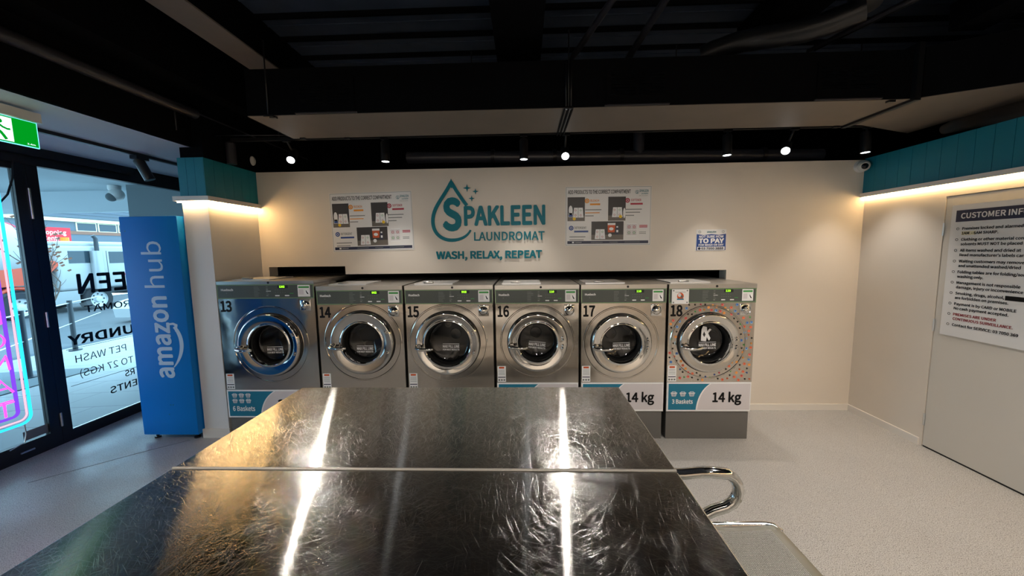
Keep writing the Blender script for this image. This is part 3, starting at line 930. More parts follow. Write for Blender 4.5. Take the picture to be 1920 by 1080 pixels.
# drop outline: right shoulder down to the gap, and the long left side round to the tail
strip(p, [(-.648, 2.130), (-.604, 2.056), (-.553, 1.978), (-.512, 1.922)], .0155, 'logo', 1, TH)
left = [(-.648, 2.130)] + bez((-.648, 2.130), (-.73, 1.98), (-.826, 1.91), (-.826, 1.780), 12)[1:] + bez((-.826, 1.780), (-.826, 1.670), (-.745, 1.612), (-.655, 1.612), 12)[1:] + bez((-.655, 1.612), (-.575, 1.612), (-.510, 1.645), (-.482, 1.702), 8)[1:]
strip(p, left, lambda t: .0155 if t < .75 else .0155 - (t - .75) * .03, 'logo', 1, TH)
p.poly([(-.648, 2.160), (-.676, 2.104), (-.648, 2.078), (-.620, 2.104)], 'logo', 2, TH)
p.build('drop_outline', lg)
p = LP()
p.text('S', -.735, 1.713, .262, 'logo', .172, bold=.05, l=1, thick=TH)
p.text('PAKLEEN', -.540, 1.748, .160, 'logo', .737, bold=.045, l=1, thick=TH)
p.build('name_lettering', lg)
p = LP(); p.text('LAUNDROMAT', -.452, 1.606, .074, 'logo', .642, bold=.02, l=1, thick=TH); p.build('lower_lettering', lg)
p = LP(); p.text('WASH, RELAX, REPEAT', -.806, 1.444, .064, 'logo', .972, bold=.045, l=1, thick=TH); p.build('slogan_lettering', lg)
for (a, c, s) in ((-.506, 2.076, .034), (-.430, 2.045, .026), (-.466, 1.984, .027)):
    p = LP(); q = .22
    p.poly([(a, c + s), (a + s * q, c + s * q), (a + s, c), (a + s * q, c - s * q), (a, c - s), (a - s * q, c - s * q), (a - s, c), (a - s * q, c + s * q)], 'logo', 1, TH)
    p.build('sparkle', lg)

def product_poster(a0, b0, a1, b1, skew, label):
    """instruction poster: corners bottom-left (a0,b0) top-right (a1,b1); skew = rise of the top edge"""
    w = a1 - a0; h = b1 - b0
    ang = skew
    o = (a0, WY - .001, b0)
    t = thing('instruction_poster', label, 'poster', o, 'product posters on the back wall')
    u = (math.cos(ang), 0, math.sin(ang)); v = (-math.sin(ang), 0, math.cos(ang))
    P = lambda: Plane(o, u, v)
    p = P(); p.rect(-.006, -.006, w + .006, h + .006, 'trimw', 0, .0015)
    p.rect(0, 0, w, h, 'grey', 4); p.rect(.004, .004, w - .004, h - .004, 'card', 5); p.build('card', t)
    p = P()
    X = lambda f: f * w
    Y = lambda f: f * h
    for (x0, y0, x1, y1) in ((.02, .42, .225, .83), (.50, .42, .705, .83), (.305, .09, .685, .41)):
        p.rect(X(x0), Y(y0), X(x1), Y(y1), 'photo', 6); p.rect(X(x0), Y(y0), X(x1), Y(y0 + .09), 'photob', 7)
    def tray(x, y, s):
        p.poly([(X(x), Y(y)), (X(x + .125 * s), Y(y)), (X(x + .115 * s), Y(y + .17 * s)), (X(x + .012), Y(y + .17 * s))], 'white', 8)
        for i, (dx, dy) in enumerate(((.03, .04), (.09, .04), (.03, .125), (.09, .125))):
            p.ring(X(x + dx * s), Y(y + dy * s), .006, .0085, 'red' if i != 3 else 'green', 9, 12)
        p.rect(X(x + .059 * s), Y(y), X(x + .063 * s), Y(y + .17 * s), 'midgrey', 9)
    tray(.085, .48, 1); tray(.545, .48, 1); tray(.345, .105, 1)
    p.ell(X(.057), Y(.60), .018, .045, 'white', 8); p.rect(X(.03), Y(.49), X(.083), Y(.56), 'white', 8); p.rect(X(.035), Y(.495), X(.08), Y(.53), 'blueink', 9)
    p.ell(X(.10), Y(.46), .014, .014, 'yellow', 9); p.ell(X(.645), Y(.49), .014, .014, 'yellow', 10)
    p.ell(X(.69), Y(.55), .011, .045, 'white', 9)
    p.poly([(X(.50), Y(.22)), (X(.58), Y(.22)), (X(.59), Y(.38)), (X(.495), Y(.38))], 'orange2', 8); p.rect(X(.497), Y(.345), X(.588), Y(.38), 'white', 9); p.ell(X(.54), Y(.28), .02, .014, 'white', 9); p.ell(X(.525), Y(.17), .016, .016, 'white', 9)
    p.ell(X(.61), Y(.24), .014, .032, 'navy', 8); p.rect(X(.60), Y(.30), X(.62), Y(.325), 'white', 9); p.rect(X(.60), Y(.22), X(.622), Y(.26), 'white', 9)
    p.build('photo_print', t)
    p = P(); p.text('ADD PRODUCTS TO THE CORRECT COMPARTMENT', X(.025), Y(.885), Y(.062), 'ink', X(.735), bold=.02, l=6); p.build('title_lettering', t)
    for (x, y, mm, s, wd) in ((.25, .765, 'orange', 'BLEACH', .10), (.725, .765, 'red', 'SOFTENER', .12), (.065, .30, 'blueink', 'DETERGENT', .14)):
        p = P(); p.ell(X(x), Y(y), .021, .021, mm, 6, 20); p.ring(X(x), Y(y), .008, .011, 'white', 7, 14)
        p.text(s, X(x + .04), Y(y - .015), Y(.038), 'midgrey' if mm == 'blueink' else mm, X(wd), bold=.02, l=6)
        p.rect(X(x + .035), Y(y - .075), X(x + .035 + wd * 1.2), Y(y - .045), mm, 6)
        for k, f in enumerate((.19, .17, .10)):
            p.rect(X(x - .02), Y(y - .16 - k * .052), X(x - .02 + f), Y(y - .146 - k * .052), 'orange' if (mm == 'orange' and k == 1) else 'midgrey', 6)
        p.build('section_print', t)
    p = P()
    p.rect(X(.72), Y(.15), X(.84), Y(.37), 'white', 6)
    for k in range(4):
        x, y = .75 + .06 * (k % 2), .21 + .10 * (k // 2)
        p.rect(X(x - .028), Y(y - .045), X(x + .028), Y(y + .045), 'signw', 7)
        p.ring(X(x), Y(y), .0075, .0115, 'green' if k < 2 else 'red', 8, 14)
    for k in range(2):
        p.rect(X(.87), Y(.325 - k * .025), X(.965), Y(.34 - k * .025), 'red', 6); p.rect(X(.87), Y(.215 - k * .025), X(.95), Y(.225 - k * .025), 'midgrey', 6)
    p.build('compartment_print', t); p = P()
    p.rect(X(.02), Y(.025), X(.98), Y(.075), 'navy', 6); p.rect(X(.075), Y(.038), X(.10), Y(.062), 'white', 7)
    p.rect(X(.11), Y(.045), X(.19), Y(.056), 'grey', 7); p.rect(X(.30), Y(.045), X(.44), Y(.054), 'midgrey', 7); p.rect(X(.52), Y(.045), X(.62), Y(.054), 'midgrey', 7); p.rect(X(.70), Y(.045), X(.88), Y(.054), 'midgrey', 7)
    p.build('footer_band', t); p = P()
    p.ring(X(.835), Y(.905), .013, .016, 'logo', 6, 18); p.text('S', X(.835), Y(.885), .017, 'logo', None, 'C', .03, 7)
    p.text('SPAKLEEN', X(.862), Y(.905), Y(.038), 'logo', X(.105), bold=.02, l=6); p.text('LAUNDRY', X(.885), Y(.865), Y(.024), 'logo', X(.08), bold=.01, l=6)
    p.text('WASH, RELAX, REPEAT', X(.86), Y(.835), Y(.013), 'midgrey', X(.1), l=6)
    p.build('logo_print', t)
product_poster(-1.762, 1.522, -1.010, 2.046, .016, 'instruction poster for adding products, on the wall above machine 14')
product_poster(.380, 1.550, 1.136, 2.066, -.004, 'instruction poster for adding products, on the wall above machine 17')

t = thing('payment_sign', 'small navy and white sign about how to pay, above machine 18', 'sign', (1.545, WY, 1.485))
P = lambda: Plane((1.545, WY - .001, 1.485), (1, 0, 0), (0, 0, 1))
p = P(); p.rect(0, 0, .266, .190, 'card', 0, .002); p.build('card', t)
p = P()
p.poly([(.004, .040), (.262, .040), (.262, .150), (.20, .140), (.133, .148), (.066, .140), (.004, .150)], 'blueink', 6)
p.rect(.004, .004, .262, .040, 'blueink', 6); p.rect(.012, .006, .254, .036, 'white', 7)
p.text('SPAKLEEN', .133, .160, .014, 'logo', .08, 'C', .02, 7)
for k in (.03, .236): p.ring(k, .168, .008, .011, 'midgrey', 7, 12)
p.text('NOT SURE HOW', .133, .116, .020, 'white', .215, 'C', .04, 8)
p.text('TO PAY', .133, .070, .037, 'white', .225, 'C', .06, 8)
p.text('FOR WASH OR DRY', .133, .044, .016, 'white', .22, 'C', .04, 8)
p.ell(.030, .021, .012, .012, 'navy', 8); p.text('03 7050 3888', .048, .012, .018, 'navy', .195, bold=.04, l=8)
p.build('sign_print', t)

# customer notice on the right-hand door (reads along -Y)
t = thing('customer_notice', 'large white customer information notice fixed to the grey door', 'notice', (RX - .002, 2.723, .875))
P = lambda: Plane((RX - .002, 2.723, .875), (0, -1, 0), (0, 0, 1))
p = P(); p.rect(0, 0, .67, .905, 'card', 0, .004); p.build('card', t)
p = P()
p.rect(.028, .790, .64, .868, 'navy', 10); p.text('CUSTOMER INFORMATION', .058, .812, .034, 'white', .545, bold=.03, l=11); p.build('header_band', t)
p = P()
rows = [('Premises locked and alarmed', '1AM  - 6AM SHARP.'), ('Clothing or other material containing', 'solvents MUST NOT be placed'),
        ('All items washed and dried at', "Read manufacturer's labels carefully"), ('Waiting customers may remove', 'and unattended washed/dried'),
        ('Folding tables are for folding/sorting', 'washing only.'), ('Management is not responsible', 'damage, injury or inconvenience'),
        ('Smoking, drugs, alcohol,', 'are forbidden on premises.'), ('Payment is by CARD or MOBILE', 'No cash payment accepted.'),
        ('PREMISES ARE UNDER', 'CONTINUOUS SURVEILLANCE.'), ('Contact for SERVICE: 03 7050 369',)]
yy = .735
for i, r in enumerate(rows):
    mm = 'redtext' if i == 8 else 'ink'
    p.ring(.046, yy + .008, .006, .0088, 'ink', 10, 14)
    for k, s in enumerate(r):
        p.text(s, .072, yy - k * .031, .0168, mm, None, bold=.034, l=10)
    yy -= .0735
p.rect(.34, .735 - 6 * .0735 - .006, .60, .735 - 6 * .0735 + .022, 'ink', 12)
p.rect(.070, .700, .150, .724, 'cream', 9)
p.build('notice_print', t)

# ================================================================== SECURITY FIXTURES
t = thing('security_camera', 'white dome security camera in the corner beside the teal boards', 'security camera', (2.925, WY, 2.195))
MB().lathe((2.925, WY, 2.195), (0, -1, 0), [(.052, 0), (.052, .018), (.047, .024), (0, .024)], 'camw', 32).build('mount', t)
MB().sphere((2.922, WY - .040, 2.193), .046, 'camw', 24).build('housing', t)
cc = (2.906, WY - .068, 2.186); dd = (-.42, -1, -.22)
MB().lathe(cc, dd, [(.034, -.012), (.036, .006), (.030, .014), (.025, .012)], 'camw', 28).lathe(cc, dd, [(.026, .010), (.017, .022), (0, .026)], 'caml', 24).build('lens_dome', t)
t = thing('motion_sensor', 'small white oval motion sensor above the pillar shelf', 'sensor', (-2.462, 3.40, 2.35))
MB().sphere((-2.456, 3.40, 2.352), .04, 'camw', 20, (.6, .8, 1.05)).build('sensor_body', t)
MB().box((-2.462, 3.385, 2.33), (-2.444, 3.415, 2.375), 'camw').build('bracket', t)

# ================================================================== DUCTS AND PIPES
t = thing('air_duct', 'long black rectangular air duct hanging across the ceiling', 'duct', (.3, 2.7, 2.40))
d = MB(); a, b_ = (-1.785, 2.460, 2.404), (2.375, 2.945, 2.69)
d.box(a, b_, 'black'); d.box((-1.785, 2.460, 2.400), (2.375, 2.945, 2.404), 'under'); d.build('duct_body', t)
for vx in (-1.262, .717, 2.0):
    g = MB()
    g.box((vx - .19, 2.452, 2.415), (vx + .19, 2.460, 2.63), 'black')
    for s in (-1, 1):
        for k in range(7):
            z = 2.475 + k * .02
            g.prism([(vx + s * .088 - .075, 2.452, z), (vx + s * .088 - .075, 2.444, z - .008), (vx + s * .088 - .075, 2.452, z - .004)], (.15, 0, 0), 'gap')
    g.box((vx - .2, 2.445, 2.405), (vx + .2, 2.462, 2.412), 'blackpipe')
    g.build('vent_grille', t)
for x in (-1.64, .290):
    g = MB()
    for dx in ((0,) if x < 0 else (-.016, 0, .016)):
        g.cyl((x + dx, 2.450, 2.41), (x + dx, 2.450, 2.86 if dx == 0 else 2.68), .0045, 'satin', 8)
    if x > 0:
        for dx in (-.024, 0, .024): g.box((x + dx - .005, 2.452, 2.388), (x + dx + .005, 2.99, 2.400), 'black')
    g.box((x - .03, 2.445, 2.392), (x + .03, 2.465, 2.402), 'satin')
    g.build('hanger', t)
MB().box((2.375, 2.43, 2.385), (2.41, 2.96, 2.72), 'satin').build('flange', t)
for x, y in ((-1.70, 2.93), (-1.36, 2.95), (2.27, 2.47), (2.33, 2.95), (-1.62, 2.47)):
    MB().box((x - .02, y - .012, 2.388), (x + .02, y + .012, 2.400), 'satin').build('bracket', t)
t = thing('duct_elbow', 'angled end section of the rectangular duct above the teal boards', 'duct', (2.8, 2.7, 2.40))
poly = [(2.425, 2.44), (2.78, 2.262), (3.42, 1.93), (3.42, 1.98), (3.118, 2.514), (3.072, 3.178), (2.515, 2.946), (2.425, 2.93)]
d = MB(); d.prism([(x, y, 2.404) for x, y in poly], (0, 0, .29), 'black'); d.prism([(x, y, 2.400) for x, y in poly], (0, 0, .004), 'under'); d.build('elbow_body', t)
o = MB().tube([(3.64, 3.45, 2.50), (3.63, 3.0, 2.53), (3.62, 2.5, 2.585), (3.62, 1.8, 2.59), (3.62, .5, 2.59)], [.04, .11, .165, .17, .17], 'galv', 28).build('round_duct', None, (3.62, 2.4, 2.58))
tag(o, 'round duct with a tapered end running above the teal boards', 'duct')
p_ = MB().tube([(-1.10, 3.62, 2.405), (2.75, 3.62, 2.35)], .052, 'blackpipe', 20)
for x in (-.3, .28, .9, 2.2): p_.cyl((x, 3.62, 2.395 - x * .014), (x + .035, 3.62, 2.395 - x * .014), .06, 'satin', 18)
p_.cyl((1.08, 3.62, 2.38), (1.08, 3.62, 3.07), .05, 'blackpipe', 14)
tag(p_.build('drain_pipe', None, (.8, 3.62, 2.37)), 'long black pipe running above the back wall behind the spotlights', 'pipe')
tag(MB().tube([(-2.49, -4.0, 2.575), (-2.49, 4.3, 2.575)], .035, 'blackpipe', 18).build('ceiling_pipe', None, (-2.49, 0, 2.575)), 'glossy dark pipe along the edge of the ceiling drop by the shop front', 'pipe')
for (x0, y0, x1, y1, s, lab) in ((.40, 2.60, .56, 1.9, .02, 'thin dark ceiling pipe above the long duct, beside the middle beam'), (.758, 2.75, .80, 1.9, .022, 'thin dark ceiling pipe above the long duct, farther from the middle beam')):
    tag(MB().tube([(x0 - (x1 - x0), y0 + (y0 - y1), 2.86), (x0, y0, 2.86), (x1, y1, 2.86), (x1 + (x1 - x0) * .5, y1 - .35, 2.86)], s, 'blackpipe', 12).build('conduit', None, (x0, y0, 2.86)), lab, 'pipe', 'ceiling conduits')
f_ = MB()
fp = [(1.20 + .05 * k, 2.66 - .035 * k, 2.78 + .02 * math.sin(k * .5)) for k in range(14)]
f_.tube(fp, [.062 + .004 * (k % 2) for k in range(14)], 'satin', 16); f_.tube([(1.85, 2.2, 2.79), (1.85, 2.25, 3.05)], .07, 'satin', 14)
tag(f_.build('flexible_duct', None, (1.5, 2.45, 2.78)), 'short length of dark flexible duct above the long rectangular duct', 'duct')
b_ = MB()
b_.tube([(1.97, 2.78, 2.85), (2.14, 2.26, 2.85), (2.9, -.1, 2.85)], .012, 'blackpipe', 8); b_.tube([(2.02, 2.78, 2.87), (2.19, 2.26, 2.87), (2.95, -.1, 2.87)], .02, 'satin', 8)
tag(b_.build('cable_run', None, (2.14, 2.26, 2.85)), 'dark cable run crossing the deck towards the long duct', 'cable')
struct(MB().box((2.55, -4, 2.78), (2.75, 2.45, 2.93), 'black').box((1.55, 1.0, 2.95), (1.85, 2.9, 3.08), 'black'), 'trim_9')

tag(MB().tube([(-2.53, 3.0, 2.458), (-1.84, 3.0, 2.445)], .004, 'blackpipe', 6).tube([(-2.528, 2.72, 2.60), (-2.528, 2.98, 2.58)], .004, 'blackpipe', 6).tube([(-2.528, 2.74, 2.60), (-2.528, 2.74, 2.42)], .004, 'blackpipe', 6).build('wire', None, (-2.2, 3.0, 2.45)), 'thin dark wire strung from the ceiling drop to the end of the long duct', 'wire')

# ================================================================== SPOTLIGHTS
t = thing('light_track', 'black lighting track running above the washing machines', 'light track', (.1, 3.1, 2.435))
MB().box((-2.40, 3.085, 2.435), (2.80, 3.115, 2.460), 'satin').build('rail', t)
for x in (-2.0, -.4, 1.2, 2.6): MB().cyl((x, 3.1, 2.46), (x, 3.1, 3.08), .004, 'satin', 6).build('suspension_rod', t)
def spotlight(x, y, z, d, on, label, power=0.0, top=2.435, cone=75):
    """head whose lens centre is (x,y,z), aimed along d"""
    d = Vector(d).normalized(); c = Vector((x, y, z))
    t = thing('spotlight', label, 'spotlight', (x, y, z), 'black track spotlights')
    up = c - d * .15
    b = MB().tube([c - d * .002, c - d * .15, c - d * .158], [.034, .034, .028], 'satin', 24)
    b.lathe(c, d, [(.034, -.004), (.034, .004), (.030, .004), (.029, -.001)], 'satin', 24)
    b.build('head', t)
    MB().lathe(c, d, [(.030, .001), (0, .001)], 'spot' if on else 'spotd', 24).build('lens', t)
    j = up + d * .03
    MB().tube([j, (j.x, 3.1, top)], .008, 'satin', 8).box((j.x - .03, 3.085, top - .012), (j.x + .03, 3.115, top), 'satin').build('bracket', t)
    if power:
        lamp('spot_lamp', 'SPOT', c + d * .010, c + d * 2, power, (1.0, 0.94, 0.86), .014, cone, .7)
    return t
spotlight(-1.915, 3.1, 2.279, (.22, -.80, -.62), True, 'lit spotlight above machine 13, aimed out into the room', 14)
spotlight(-1.125, 3.1, 2.252, (0, -.05, -1), False, 'spotlight pointing straight down above machine 14', 18)
spotlight(.008, 3.1, 2.246, (0, -.05, -1), False, 'spotlight pointing straight down above machine 16', 18)
spotlight(.342, 3.1, 2.262, (-.05, -.85, -.55), True, 'round bright spotlight near the middle, aimed straight out', 14)
spotlight(1.622, 3.1, 2.244, (0, -.05, -1), False, 'spotlight pointing straight down above machine 18', 18)
spotlight(2.076, 3.1, 2.266, (-.55, -.72, -.55), True, 'lit tilted spotlight over the gap between machine 18 and the corner', 24)
spotlight(2.690, 3.1, 2.242, (0, -.05, -1), False, 'spotlight pointing straight down next to the corner camera', 18)
t = thing('spotlight', 'unlit dark spotlight behind the teal pillar top', 'spotlight', (-2.415, 3.1, 2.27), 'black track spotlights')
MB().tube([(-2.415, 3.1, 2.255), (-2.415, 3.1, 2.42)], .036, 'blackpipe', 22).build('head', t)
MB().box((-2.445, 3.085, 2.42), (-2.385, 3.115, 2.436), 'satin').build('bracket', t)
t = thing('light_track', 'black lighting track on the pale ceiling drop by the shop front', 'light track', (-3.12, 2.0, 2.335))
MB().box((-3.135, -2.5, 2.312), (-3.105, 3.6, 2.335), 'satin').build('rail', t)
t = thing('spotlight', 'black tilted spotlight on the shop-front track above the blue locker', 'spotlight', (-3.12, 3.02, 2.31), 'black track spotlights')
MB().tube([(-3.13, 3.02, 2.285), (-3.08, 3.05, 2.13)], .036, 'satin', 22).build('head', t)
MB().box((-3.15, 2.97, 2.285), (-3.09, 3.07, 2.312), 'satin').build('bracket', t)

# ================================================================== EXIT SIGN
t = thing('exit_sign', 'green illuminated exit sign with running figure above the glass door', 'exit sign', (-2.78, 2.0, 2.25))
EX = -2.78; EY = 2.122
MB().box((EX - .035, EY - .36, 2.270), (EX + .03, EY + .005, 2.322), 'camw').build('housing', t)
p = Plane((EX + .004, EY - .33, 2.128), (0, 1, 0), (0, 0, 1))
ew, eh = .33, .142
pb_ = MB().box((EX - .004, EY - .33, 2.128), (EX + .004, EY, 2.270), 'exite')
p.mb = pb_
p.rect(.004, .004, ew - .004, eh - .002, 'exitg', 1)
p.rect(.06, .010, .222, eh - .008, 'exitw', 2)
po_ = p.build('panel', t)
p = Plane((EX + .004, EY - .33, 2.128), (0, 1, 0), (0, 0, 1))
g = 'exitg'
p.ell(.172, .108, .0115, .0115, g, 4, 16)
strip(p, [(.166, .092), (.158, .075), (.150, .058)], .0105, g, 4)
strip(p, [(.168, .090), (.182, .078), (.200, .072), (.212, .074)], .005, g, 4)
strip(p, [(.160, .092), (.142, .092), (.130, .078)], .005, g, 4)
strip(p, [(.156, .062), (.172, .050), (.182, .034), (.192, .016)], .007, g, 4)
strip(p, [(.150, .060), (.142, .044), (.128, .040), (.110, .040)], .007, g, 4)
p.text('2.4m', .275, .012, .008, 'exitw', .035, bold=.02, l=4)
p.build('running_figure', po_)

# ================================================================== PARCEL LOCKER
t = thing('parcel_locker', 'tall blue parcel locker standing between the glass and the white pillar', 'parcel locker', (-2.9, 2.82, 0))
MB().rbox((-3.135, 2.82, .045), (-2.672, 3.32, 1.812), .006, 'locker', 2).build('cabinet', t)
p = Plane((-3.135, 2.82, 0), (1, 0, 0), (0, 0, 1))
Q = lambda: Plane((-3.135, 2.82, 0), (0, 0, 1), (-1, 0, 0), step=.0006)
q = Q(); q.text('amazon', .525, -.312, .150, 'frost', .665, bold=.035, l=2); q.build('lettering', t)
q = Q(); q.text('hub', 1.257, -.312, .150, 'frost', .363, bold=.0, l=2); q.build('lettering', t)
q = Q()
sm = bez((.615, -.318), (.72, -.415), (.86, -.425), (.945, -.352), 18)
strip(q, sm, lambda k: .004 + .030 * k * (1.15 - k) + .004 * k, 'frost', 2)
q.poly([(.905, -.372), (.962, -.384), (.978, -.350), (.972, -.302), (.956, -.304), (.960, -.345), (.950, -.362), (.906, -.358)], 'frost', 3)
q.build('smile_arrow', t)
for (x, y) in ((-3.07, 2.87), (-2.73, 2.87), (-3.07, 3.27), (-2.73, 3.27)):
    MB().cyl((x, y, .012), (x, y, .05), .010, 'satin', 12).cyl((x, y, 0), (x, y, .012), .022, 'satin', 16).build('foot', t)
for a, c in ((-3.095, 1.70), (-2.88, .30), (-2.86, .30), (-2.90, .22)):
    MB().cyl((a, 2.822, c), (a, 2.8185, c), .005, 'signt', 10).build('rivet', t)
t = thing('parcel_locker', 'second blue parcel locker, seen only mirrored in the front of machine 13', 'parcel locker', (-3.4, .9, 0))
MB().rbox((-3.66, .55, .045), (-3.25, 1.25, 1.9), .006, 'locker', 2).build('cabinet', t)
for y in (.61, 1.19):
    for x in (-3.6, -3.31): MB().cyl((x, y, 0), (x, y, .05), .02, 'satin', 12).build('foot', t)

# ================================================================== FOLDING TABLES
def steel_table(y0, y1, label, glint_edge=False):
    x0, x1, z = -1.022, .417, .90
    t = thing('folding_table', label, 'table', ((x0 + x1) / 2, (y0 + y1) / 2, 0), 'steel folding tables')
    # sheet with softly rounded rim
    r = .004; n = 1
    MB().box((x0 + r, y0 + r, z - .0012), (x1 - r, y1 - r, z), 'table').build('tabletop', t)
    e = MB()
    for (a, b) in (((x0, y0), (x1, y0)), ((x1, y0), (x1, y1)), ((x1, y1), (x0, y1)), ((x0, y1), (x0, y0))):
        dx, dy = b[0] - a[0], b[1] - a[1]; L = math.hypot(dx, dy); dx /= L; dy /= L; nx, ny = -dy, dx
        prof = [(r, 0), (r * .3, -r * .3), (0, -r), (0, -.04), (.012, -.04)]
        for (p0, p1) in zip(prof, prof[1:]):
            e.add([(a[0] + dx * p0[0] + nx * p0[0], a[1] + dy * p0[0] + ny * p0[0], z + p0[1]), (b[0] - dx * p0[0] + nx * p0[0], b[1] - dy * p0[0] + ny * p0[0], z + p0[1]),
                   (b[0] - dx * p1[0] + nx * p1[0], b[1] - dy * p1[0] + ny * p1[0], z + p1[1]), (a[0] + dx * p1[0] + nx * p1[0], a[1] + dy * p1[0] + ny * p1[0], z + p1[1])], [(3, 2, 1, 0)], 'tedge')
    e.build('rim', t)
    if glint_edge:
        MB().tube([(x0 + .002, y0 - .001, z - .001), (x1 - .002, y0 - .001, z - .0005)], .0045, 'strip', 12).build('seam_glint_bead', t)  # added pale bead, painted as the table edges catching light
    for x in (x0 + .06, x1 - .06):
        for y in (y0 + .06, y1 - .06):
            MB().cyl((x, y, 0), (x, y, z - .04), .019, 'steel2', 18).build('leg', t)
    MB().box((x0 + .04, y0 + .04, .25), (x1 - .04, y1 - .04, .275), 'steel2').build('lower_shelf', t)
    return t
steel_table(.986, 1.620, 'scratched stainless steel folding table nearer the washing machines, beyond the seam', True)
steel_table(.345, .978, 'scratched stainless steel folding table on the near side of the seam')

# ================================================================== BENCH
t = thing('waiting_bench', 'steel waiting bench with perforated seats and chrome loop arms beside the table', 'bench', (.78, 1.0, 0))
def seat_pan(y0, y1):
    x0, x1 = .56, 1.005; z = .43
    def hz(x): # gentle dish, rolled front
        u = (x - x0) / (x1 - x0)
        return z - .018 * math.sin(u * PI) - .012 * u
    m = MB(); n = 16
    xs = [x0 + .02 + (x1 - x0 - .065) * i / n for i in range(n + 1)]
    vs = []; fs = []
    for x in xs: vs += [(x, y0 + .035, hz(x)), (x, y1 - .035, hz(x))]
    for i in range(n): fs.append((2 * i, 2 * i + 2, 2 * i + 3, 2 * i + 1))
    m.add(vs, fs, 'mesh', True)
    s = m.build('seat', t)
    e = MB()
    # solid rim: front roll with rounded corners, chrome end edges
    xs2 = [x0 + (x1 - .03 - x0) * i / 12 for i in range(13)]
    for (ya, yb) in ((y0, y0 + .036), (y1 - .036, y1)):
        for i in range(12):
            e.add([(xs2[i], ya, hz(xs2[i]) + .001), (xs2[i + 1], ya, hz(xs2[i + 1]) + .001), (xs2[i + 1], yb, hz(xs2[i + 1]) + .001), (xs2[i], yb, hz(xs2[i]) + .001)], [(0, 1, 2, 3)], 'seatedge', True)
    pr = [(x1 - .052, hz(x1 - .052) + .001), (x1 - .03, hz(x1 - .03)), (x1 - .012, hz(x1) - .006), (x1, hz(x1) - .022), (x1 - .004, hz(x1) - .04)]
    for (p0, p1) in zip(pr, pr[1:]):
        e.add([(p0[0], y0 + .012, p0[1]), (p1[0], y0 + .012, p1[1]), (p1[0], y1 - .012, p1[1]), (p0[0], y1 - .012, p0[1])], [(0, 1, 2, 3)], 'seatedge', True)
    e.build('seat_rim', s)
    c = MB()
    for yy in (y0, y1):
        sg = 1 if yy == y1 else -1
        c.tube([(x0, yy, hz(x0) - .004), (x0 + .2, yy, hz(x0 + .2) - .004), (x1 - .06, yy, hz(x1 - .06) - .004), (x1 - .025, yy - sg * .006, hz(x1 - .03) - .008), (x1 - .004, yy - sg * .028, hz(x1) - .022)], .0125, 'chrome', 14)
        c.build('end_trim', s); c = MB()
    b = MB()
    b.add([(x0 + .01, y0 + .02, z), (x0 - .05, y0 + .02, z + .30), (x0 - .05, y1 - .02, z + .30), (x0 + .01, y1 - .02, z)], [(0, 1, 2, 3)], 'mesh')
    b.tube([(x0 - .05, y0 + .02, z + .30), (x0 - .05, y1 - .02, z + .30)], .010, 'chrome', 10)
    b.build('backrest', t)
for k in range(3):
    seat_pan(1.415 - .50 * (k + 1) + .01, 1.415 - .50 * k)
for y in (1.362, .42):
    a = [(.545, .652), (.60, .653), (.66, .660), (.70, .661)]
    a += [(.738 + .072 * math.sin(tt), .588 + .072 * math.cos(tt)) for tt in [k * PI / 8 for k in range(1, 8)]]
    a += [(.72, .506), (.68, .482), (.62, .452), (.57, .43)]
    MB().tube([(x, y, z) for x, z in a], .021, 'chrome', 20).build('armrest', t)
MB().box((.66, -.10, .355), (.74, 1.43, .395), 'satin').build('beam', t)
for y in (1.15, .1):
    MB().tube([(.70, y, .36), (.70, y, .05)], .025, 'chrome', 16).tube([(.50, y, .02), (.92, y, .02)], .018, 'chrome', 12).build('leg', t)

# ================================================================== NEON SIGN AND CABLE IN THE WINDOW
t = thing('neon_sign', 'glowing pink and blue neon sign hanging in the glass door', 'neon sign', (-3.66, 2.40, .3))
NX = -3.665
def rrect(y0, y1, z0, z1, r, x):
    pts = []
    for (cy, cz, a) in ((y1 - r, z0 + r, -90), (y1 - r, z1 - r, 0), (y0 + r, z1 - r, 90), (y0 + r, z0 + r, 180)):
        pts += [(x, cy + r * math.cos(math.radians(a + 90 * k / 8)), cz + r * math.sin(math.radians(a + 90 * k / 8))) for k in range(9)]
    return pts
MB().tube(rrect(2.266, 2.534, .300, 2.10, .06, NX), .0085, 'ncyan', 10, True).build('outer_tube', t)
MB().tube(rrect(2.288, 2.512, .328, 2.07, .045, NX), .0055, 'npeach', 10, True).build('inner_tube', t)
MB().tube(rrect(2.312, 2.488, .36, 2.04, .035, NX - .03), .010, 'nglow', 8, True).build('acrylic_glow_band', t)  # glow on the acrylic panel, drawn as a glowing band
L = {'T': [[(-.05, 1), (.05, 1)], [(0, 1), (0, 0)]], 'A': [[(-.055, 0), (0, 1), (.055, 0)], [(-.035, .38), (.035, .38)]],
     'M': [[(-.055, 0), (-.045, 1), (0, .35), (.045, 1), (.055, 0)]], 'O': [[(.05 * math.cos(a * PI / 8), .5 + .5 * math.sin(a * PI / 8)) for a in range(17)]],
     'R': [[(.045, 0), (.045, 1), (-.02, 1), (-.045, .75), (-.02, .5), (.045, .5)], [(0, .5), (-.045, 0)]], 'D': [[(.045, 0), (.045, 1), (-.01, 1), (-.045, .7), (-.045, .3), (-.01, 0), (.045, 0)]],
     'N': [[(.045, 0), (.045, 1), (-.045, 0), (-.045, 1)]], 'U': [[(.045, 1), (.045, .25), (.02, 0), (-.02, 0), (-.045, .25), (-.045, 1)]], 'L': [[(.045, 1), (.045, 0), (-.045, 0)]]}
